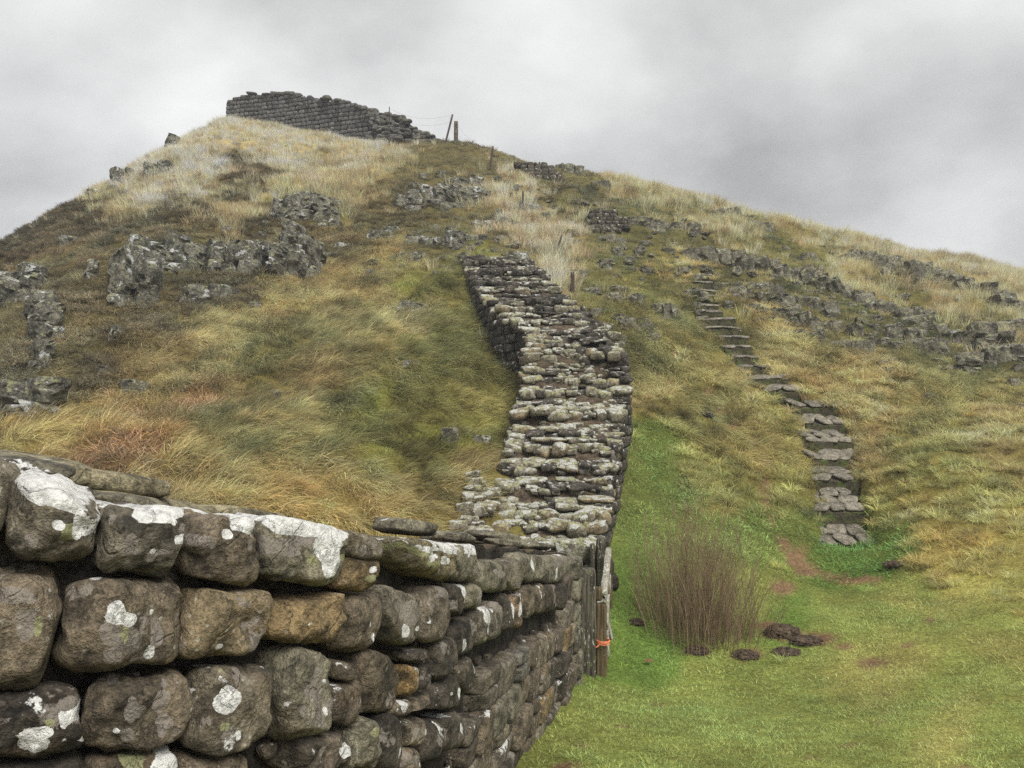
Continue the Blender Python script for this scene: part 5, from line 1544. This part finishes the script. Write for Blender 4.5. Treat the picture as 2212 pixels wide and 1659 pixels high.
beam('top_rail', T1 + Vector((0, 0, .0)), T2, .085, .13, M_rail, 31)
M1 = at(1306, 1380, 9.75); M2 = at(1318, 1245, 11.45)
beam('middle_rail', at(1309, 1352, 9.9), at(1316, 1246, 11.4), .06, .11, M_rail, 33)
beam('bottom_rail', at(1306, 1452, 9.8), at(1316, 1345, 11.4), .06, .11, M_plank, 35)
beam('brace', at(1311, 1430, 10.2), at(1313, 1300, 10.9), .05, .09, M_rail, 37)
fs = at(1320, 1385, 11.45); ft = at(1319, 1200, 11.45)
timber('far_stile', (.05, .09, ft.z - fs.z), M_plank, gate, fs - Vector(gate.location), seg=12, seed=39)
beam('loose_slat', at(1309, 1330, 10.3), at(1321, 1382, 10.2), .035, .07, M_rail, 41)
beam('slat', at(1308, 1300, 10.15), at(1309.5, 1420, 10.15), .03, .07, M_rail, 43)
beam('slat', at(1312, 1262, 10.7), at(1313, 1385, 10.7), .03, .07, M_plank, 45)
# orange twine
tw_ = []
c0 = at(1299, 1390, 9.55)
for k in range(60):
    th = k * .55; tw_.append((c0.x + .085 * math.cos(th) + .02, c0.y + .075 * math.sin(th) + .02, c0.z + .02 * math.sin(k * .21) + .0006 * k))
tw_ += [(c0.x - .06 - .02 * i, c0.y - .07, c0.z - .02 - .013 * i + .004 * math.sin(i)) for i in range(8)]
tq = tube('twine', tw_, .006, M_twine, None); tag(tq, 'orange baler twine tied round the gate upright', 'twine')

# ---------------------------------------------------------------- fence of leaning stakes
fence = None
FP = [(841,252,230,'iron_stake',.05,0.0,40.5),(960,290,244,'iron_stake',.09,.24,39.3),(985,292,262,'post',.21,0.0,39.2),(1057,367,315,'iron_stake',.09,.13,35.5),(1128,455,412,'iron_stake',.08,.04,31.0),(1196,553,505,'broken_stake',.06,.30,27.5),(1237,632,588,'iron_stake',.11,0,22.3)]
fence = empty('wire_fence', tuple(at(1128, 455, 31))); tag(fence, 'derelict wire fence of leaning rusty stakes running down from the ridge to the wall', 'fence')
tops = []
for px, yb_, yt_, nm, w, ln, Yd in FP:
    b = hit(px, yb_)[0] if yb_ > 300 else np.array(at(px, yb_, Yd)); Y = b[1]
    hh = (yb_ - yt_) * Y / F
    g = float(H(b[0], Y)); z0 = min(g, b[2]) - .2
    o = timber(nm, (w, w, hh + (b[2] - z0)), M_post if nm == 'post' else M_iron, fence, Vector((b[0], Y, z0)) - Vector(fence.location), (0, ln, 0), seg=8, seed=Y, warp_=.002)
    tops.append(Vector((b[0] + math.sin(ln) * hh, Y, b[2] + hh)))
for a, b in zip(tops[:-1], tops[1:]):
    for dz in (-.08, -.45):
        pts = []
        for t in np.linspace(0, 1, 12):
            p = a.lerp(b, t); p.z += dz - 4 * t * (1 - t) * .35; p.z = max(p.z, float(H(p.x, p.y)) + .1)
            pts.append(p - Vector(fence.location))
        tube('wire', pts, .0035, M_wire, fence, 4)

# ---------------------------------------------------------------- bare shrubs
def shrub(px, py, w_px, h_px, n, label, seed, spread=.24, mat=M_twig):
    b = hit(px, py)[0]; Y = b[1]; W = w_px * Y / F; Hh = h_px * Y / F
    root = empty('bare_shrub', tuple(b)); tag(root, label, 'shrub')
    rg = random.Random(seed)
    for part, cnt, m_, nm in ((0, n, mat, 'stems'), (1, n // 3, M_twig2, 'dry_stalks')):
        V_, F_ = [], []
        def stem(p, d, L, r, depth):
            k = 4; prev = None; sd = rg.uniform(0, 3)
            pp = Vector(p); dd = Vector(d)
            for s in range(k + 1):
                a = dd.cross(Vector((math.cos(sd), math.sin(sd), .1))).normalized(); c = dd.cross(a)
                rr = r * (1 - .75 * s / k); i0 = len(V_)
                for q in range(3):
                    th = 2.094 * q; V_.append(pp + a * rr * math.cos(th) + c * rr * math.sin(th))
                if prev is not None:
                    for q in range(3): F_.append((prev + q, prev + (q + 1) % 3, i0 + (q + 1) % 3, i0 + q))
                prev = i0
                if depth and s >= 1 and rg.random() < .75:
                    nd = (dd + Vector((rg.uniform(-.6, .6), rg.uniform(-.6, .6), rg.uniform(0, .3)))).normalized()
                    stem(pp, nd, L * rg.uniform(.18, .38), r * .5, depth - 1)
                pp = pp + dd * L / k
                dd = (dd + Vector((rg.uniform(-.22, .22), rg.uniform(-.22, .22), rg.uniform(-.02, .08)))).normalized()
        for i in range(cnt):
            u = rg.gauss(0, .5); v = rg.gauss(0, .5); u = max(-1, min(1, u)); v = max(-1, min(1, v))
            x = u * W * .36; y = v * W * .30
            dx = u * spread + rg.uniform(-.10, .10); dy = v * spread + rg.uniform(-.1, .1)
            gz_ = float(tps(b[0] + x, Y + y)) - b[2]
            L = Hh * rg.uniform(.55, 1.05) * (1 - .25 * abs(u))
            stem((x, y, gz_ - .03), Vector((dx, dy, 1)).normalized(), L, rg.uniform(.0034, .0065), 2 if part == 0 else 1)
        me = mesh_np(nm, [tuple(v) for v in V_], F_, m_)
        o = bpy.data.objects.new(nm, me); tag(o, kind='stuff'); link(o, root)
shrub(1500, 1372, 285, 262, 300, 'dense bare brown shrub of upright twigs on the turf beside the wall', 1)
shrub(1618, 1380, 120, 150, 34, 'sparse clump of dark leaning twigs at the right foot of the dense shrub', 2, .5, M_twig)
shrub(1312 + 70, 1330, 60, 70, 14, 'few dark bramble stems low against the wall left of the dense shrub', 3, 1.2)

# ---------------------------------------------------------------- molehills
def molehill(px, py, w, label, seed, flat=.36):
    b = hit(px, py)[0]; r = w * b[1] / F / 2
    P, Fq = cube_surface(18, 18, 12); P = P / np.linalg.norm(P, axis=1, keepdims=True)
    d = fbm3(P * 1.0 + seed, .32, 3, seed) + .5 * fbm3(P * 1.0 + seed, 1.1, 2, seed)
    P = P * (1 + .38 * d)[:, None] * [r, r * .8, r * flat]
    P[:, 2] += .0
    Vs, Fs, n0 = [P], [Fq], len(P); rg = np.random.default_rng(seed)
    C0, CF = cube_surface(2, 2, 2); C0 = C0 / np.linalg.norm(C0, axis=1, keepdims=True)
    for _ in range(170):
        a = rg.uniform(0, 6.28); q = rg.random() ** .5 * 1.25; sz = r * rg.uniform(.03, .13) * (1.2 - .5 * q)
        zc = r * flat * math.sqrt(max(0, 1 - q * q)) * .95
        c = C0 * sz * rg.uniform(.7, 1.3, (len(C0), 1)) * [1, 1, .8] + [r * q * math.cos(a), r * .8 * q * math.sin(a), zc + sz * .2]
        Vs.append(c); Fs.append(CF + n0); n0 += len(c)
    P = np.concatenate(Vs); Fq = np.concatenate(Fs)
    me = mesh_np('molehill', P, Fq, M_mole, False)
    o = bpy.data.objects.new('molehill', me); o.location = tuple(b); tag(o, label, 'molehill', 'molehills in the turf'); link(o)
molehill(1505, 1406, 52, 'dark round molehill directly in front of the dense bare shrub', 1)
molehill(1612, 1416, 56, 'dark molehill in the middle, below and between the two bare shrubs', 5)
molehill(1690, 1368, 70, 'largest molehill, beside the sparse twigs', 9, .48)
molehill(1745, 1385, 70, 'low crumbled molehill right of the largest one', 13, .22)
molehill(1702, 1408, 60, 'flattened molehill in front of the largest one', 17, .2)
molehill(1935, 1220, 46, 'reddish molehill right of the lowest stone step', 21, .3)
molehill(1375, 1345, 34, 'small mossy soil mound close to the wall foot', 25, .5)
def leaf(px, py, label, s=.06):
    b = hit(px, py)[0]
    V_ = [(0, 0, .02), (s, .3 * s, .035), (1.6 * s, 0, .01), (.9 * s, -.45 * s, .03), (.1 * s, -.3 * s, .02), (.8 * s, 0, .05)]
    me = bpy.data.meshes.new('dead_leaf'); me.from_pydata(V_, [], [(0, 1, 5), (1, 2, 5), (2, 3, 5), (3, 4, 5), (4, 0, 5)]); me.materials.append(plain('dead_leaf_brown', (.17, .06, .035)))
    o = bpy.data.objects.new('dead_leaf', me); o.location = (b[0], b[1], b[2] + .03); tag(o, label, 'leaf'); link(o)
leaf(1390, 1436, 'red brown dead leaf on the turf near the gate', .09)

# ================================================================ damp air
def haze():
    m = bpy.data.materials.new('damp_air'); m.use_nodes = True; nt = m.node_tree; nt.nodes.clear()
    o = nt.nodes.new('ShaderNodeOutputMaterial'); v = nt.nodes.new('ShaderNodeVolumePrincipled')
    v.inputs['Color'].default_value = (.93, .95, 1, 1); v.inputs['Density'].default_value = HAZE
    v.inputs['Anisotropy'].default_value = 0.2
    nt.links.new(v.outputs[0], o.inputs['Volume'])
    a, b, z0, z1 = -410, 410, -17, 26
    V_ = [(a, a, z0), (b, a, z0), (b, b, z0), (a, b, z0), (a, a, z1), (b, a, z1), (b, b, z1), (a, b, z1)]
    me = bpy.data.meshes.new('haze'); me.from_pydata(V_, [], [(0, 3, 2, 1), (4, 5, 6, 7), (0, 1, 5, 4), (1, 2, 6, 5), (2, 3, 7, 6), (3, 0, 4, 7)]); me.materials.append(m)
    tag(link(bpy.data.objects.new('haze', me)), 'thin damp haze in the air over the hill', kind='stuff')
HAZE = 0.0016
haze()
plant()
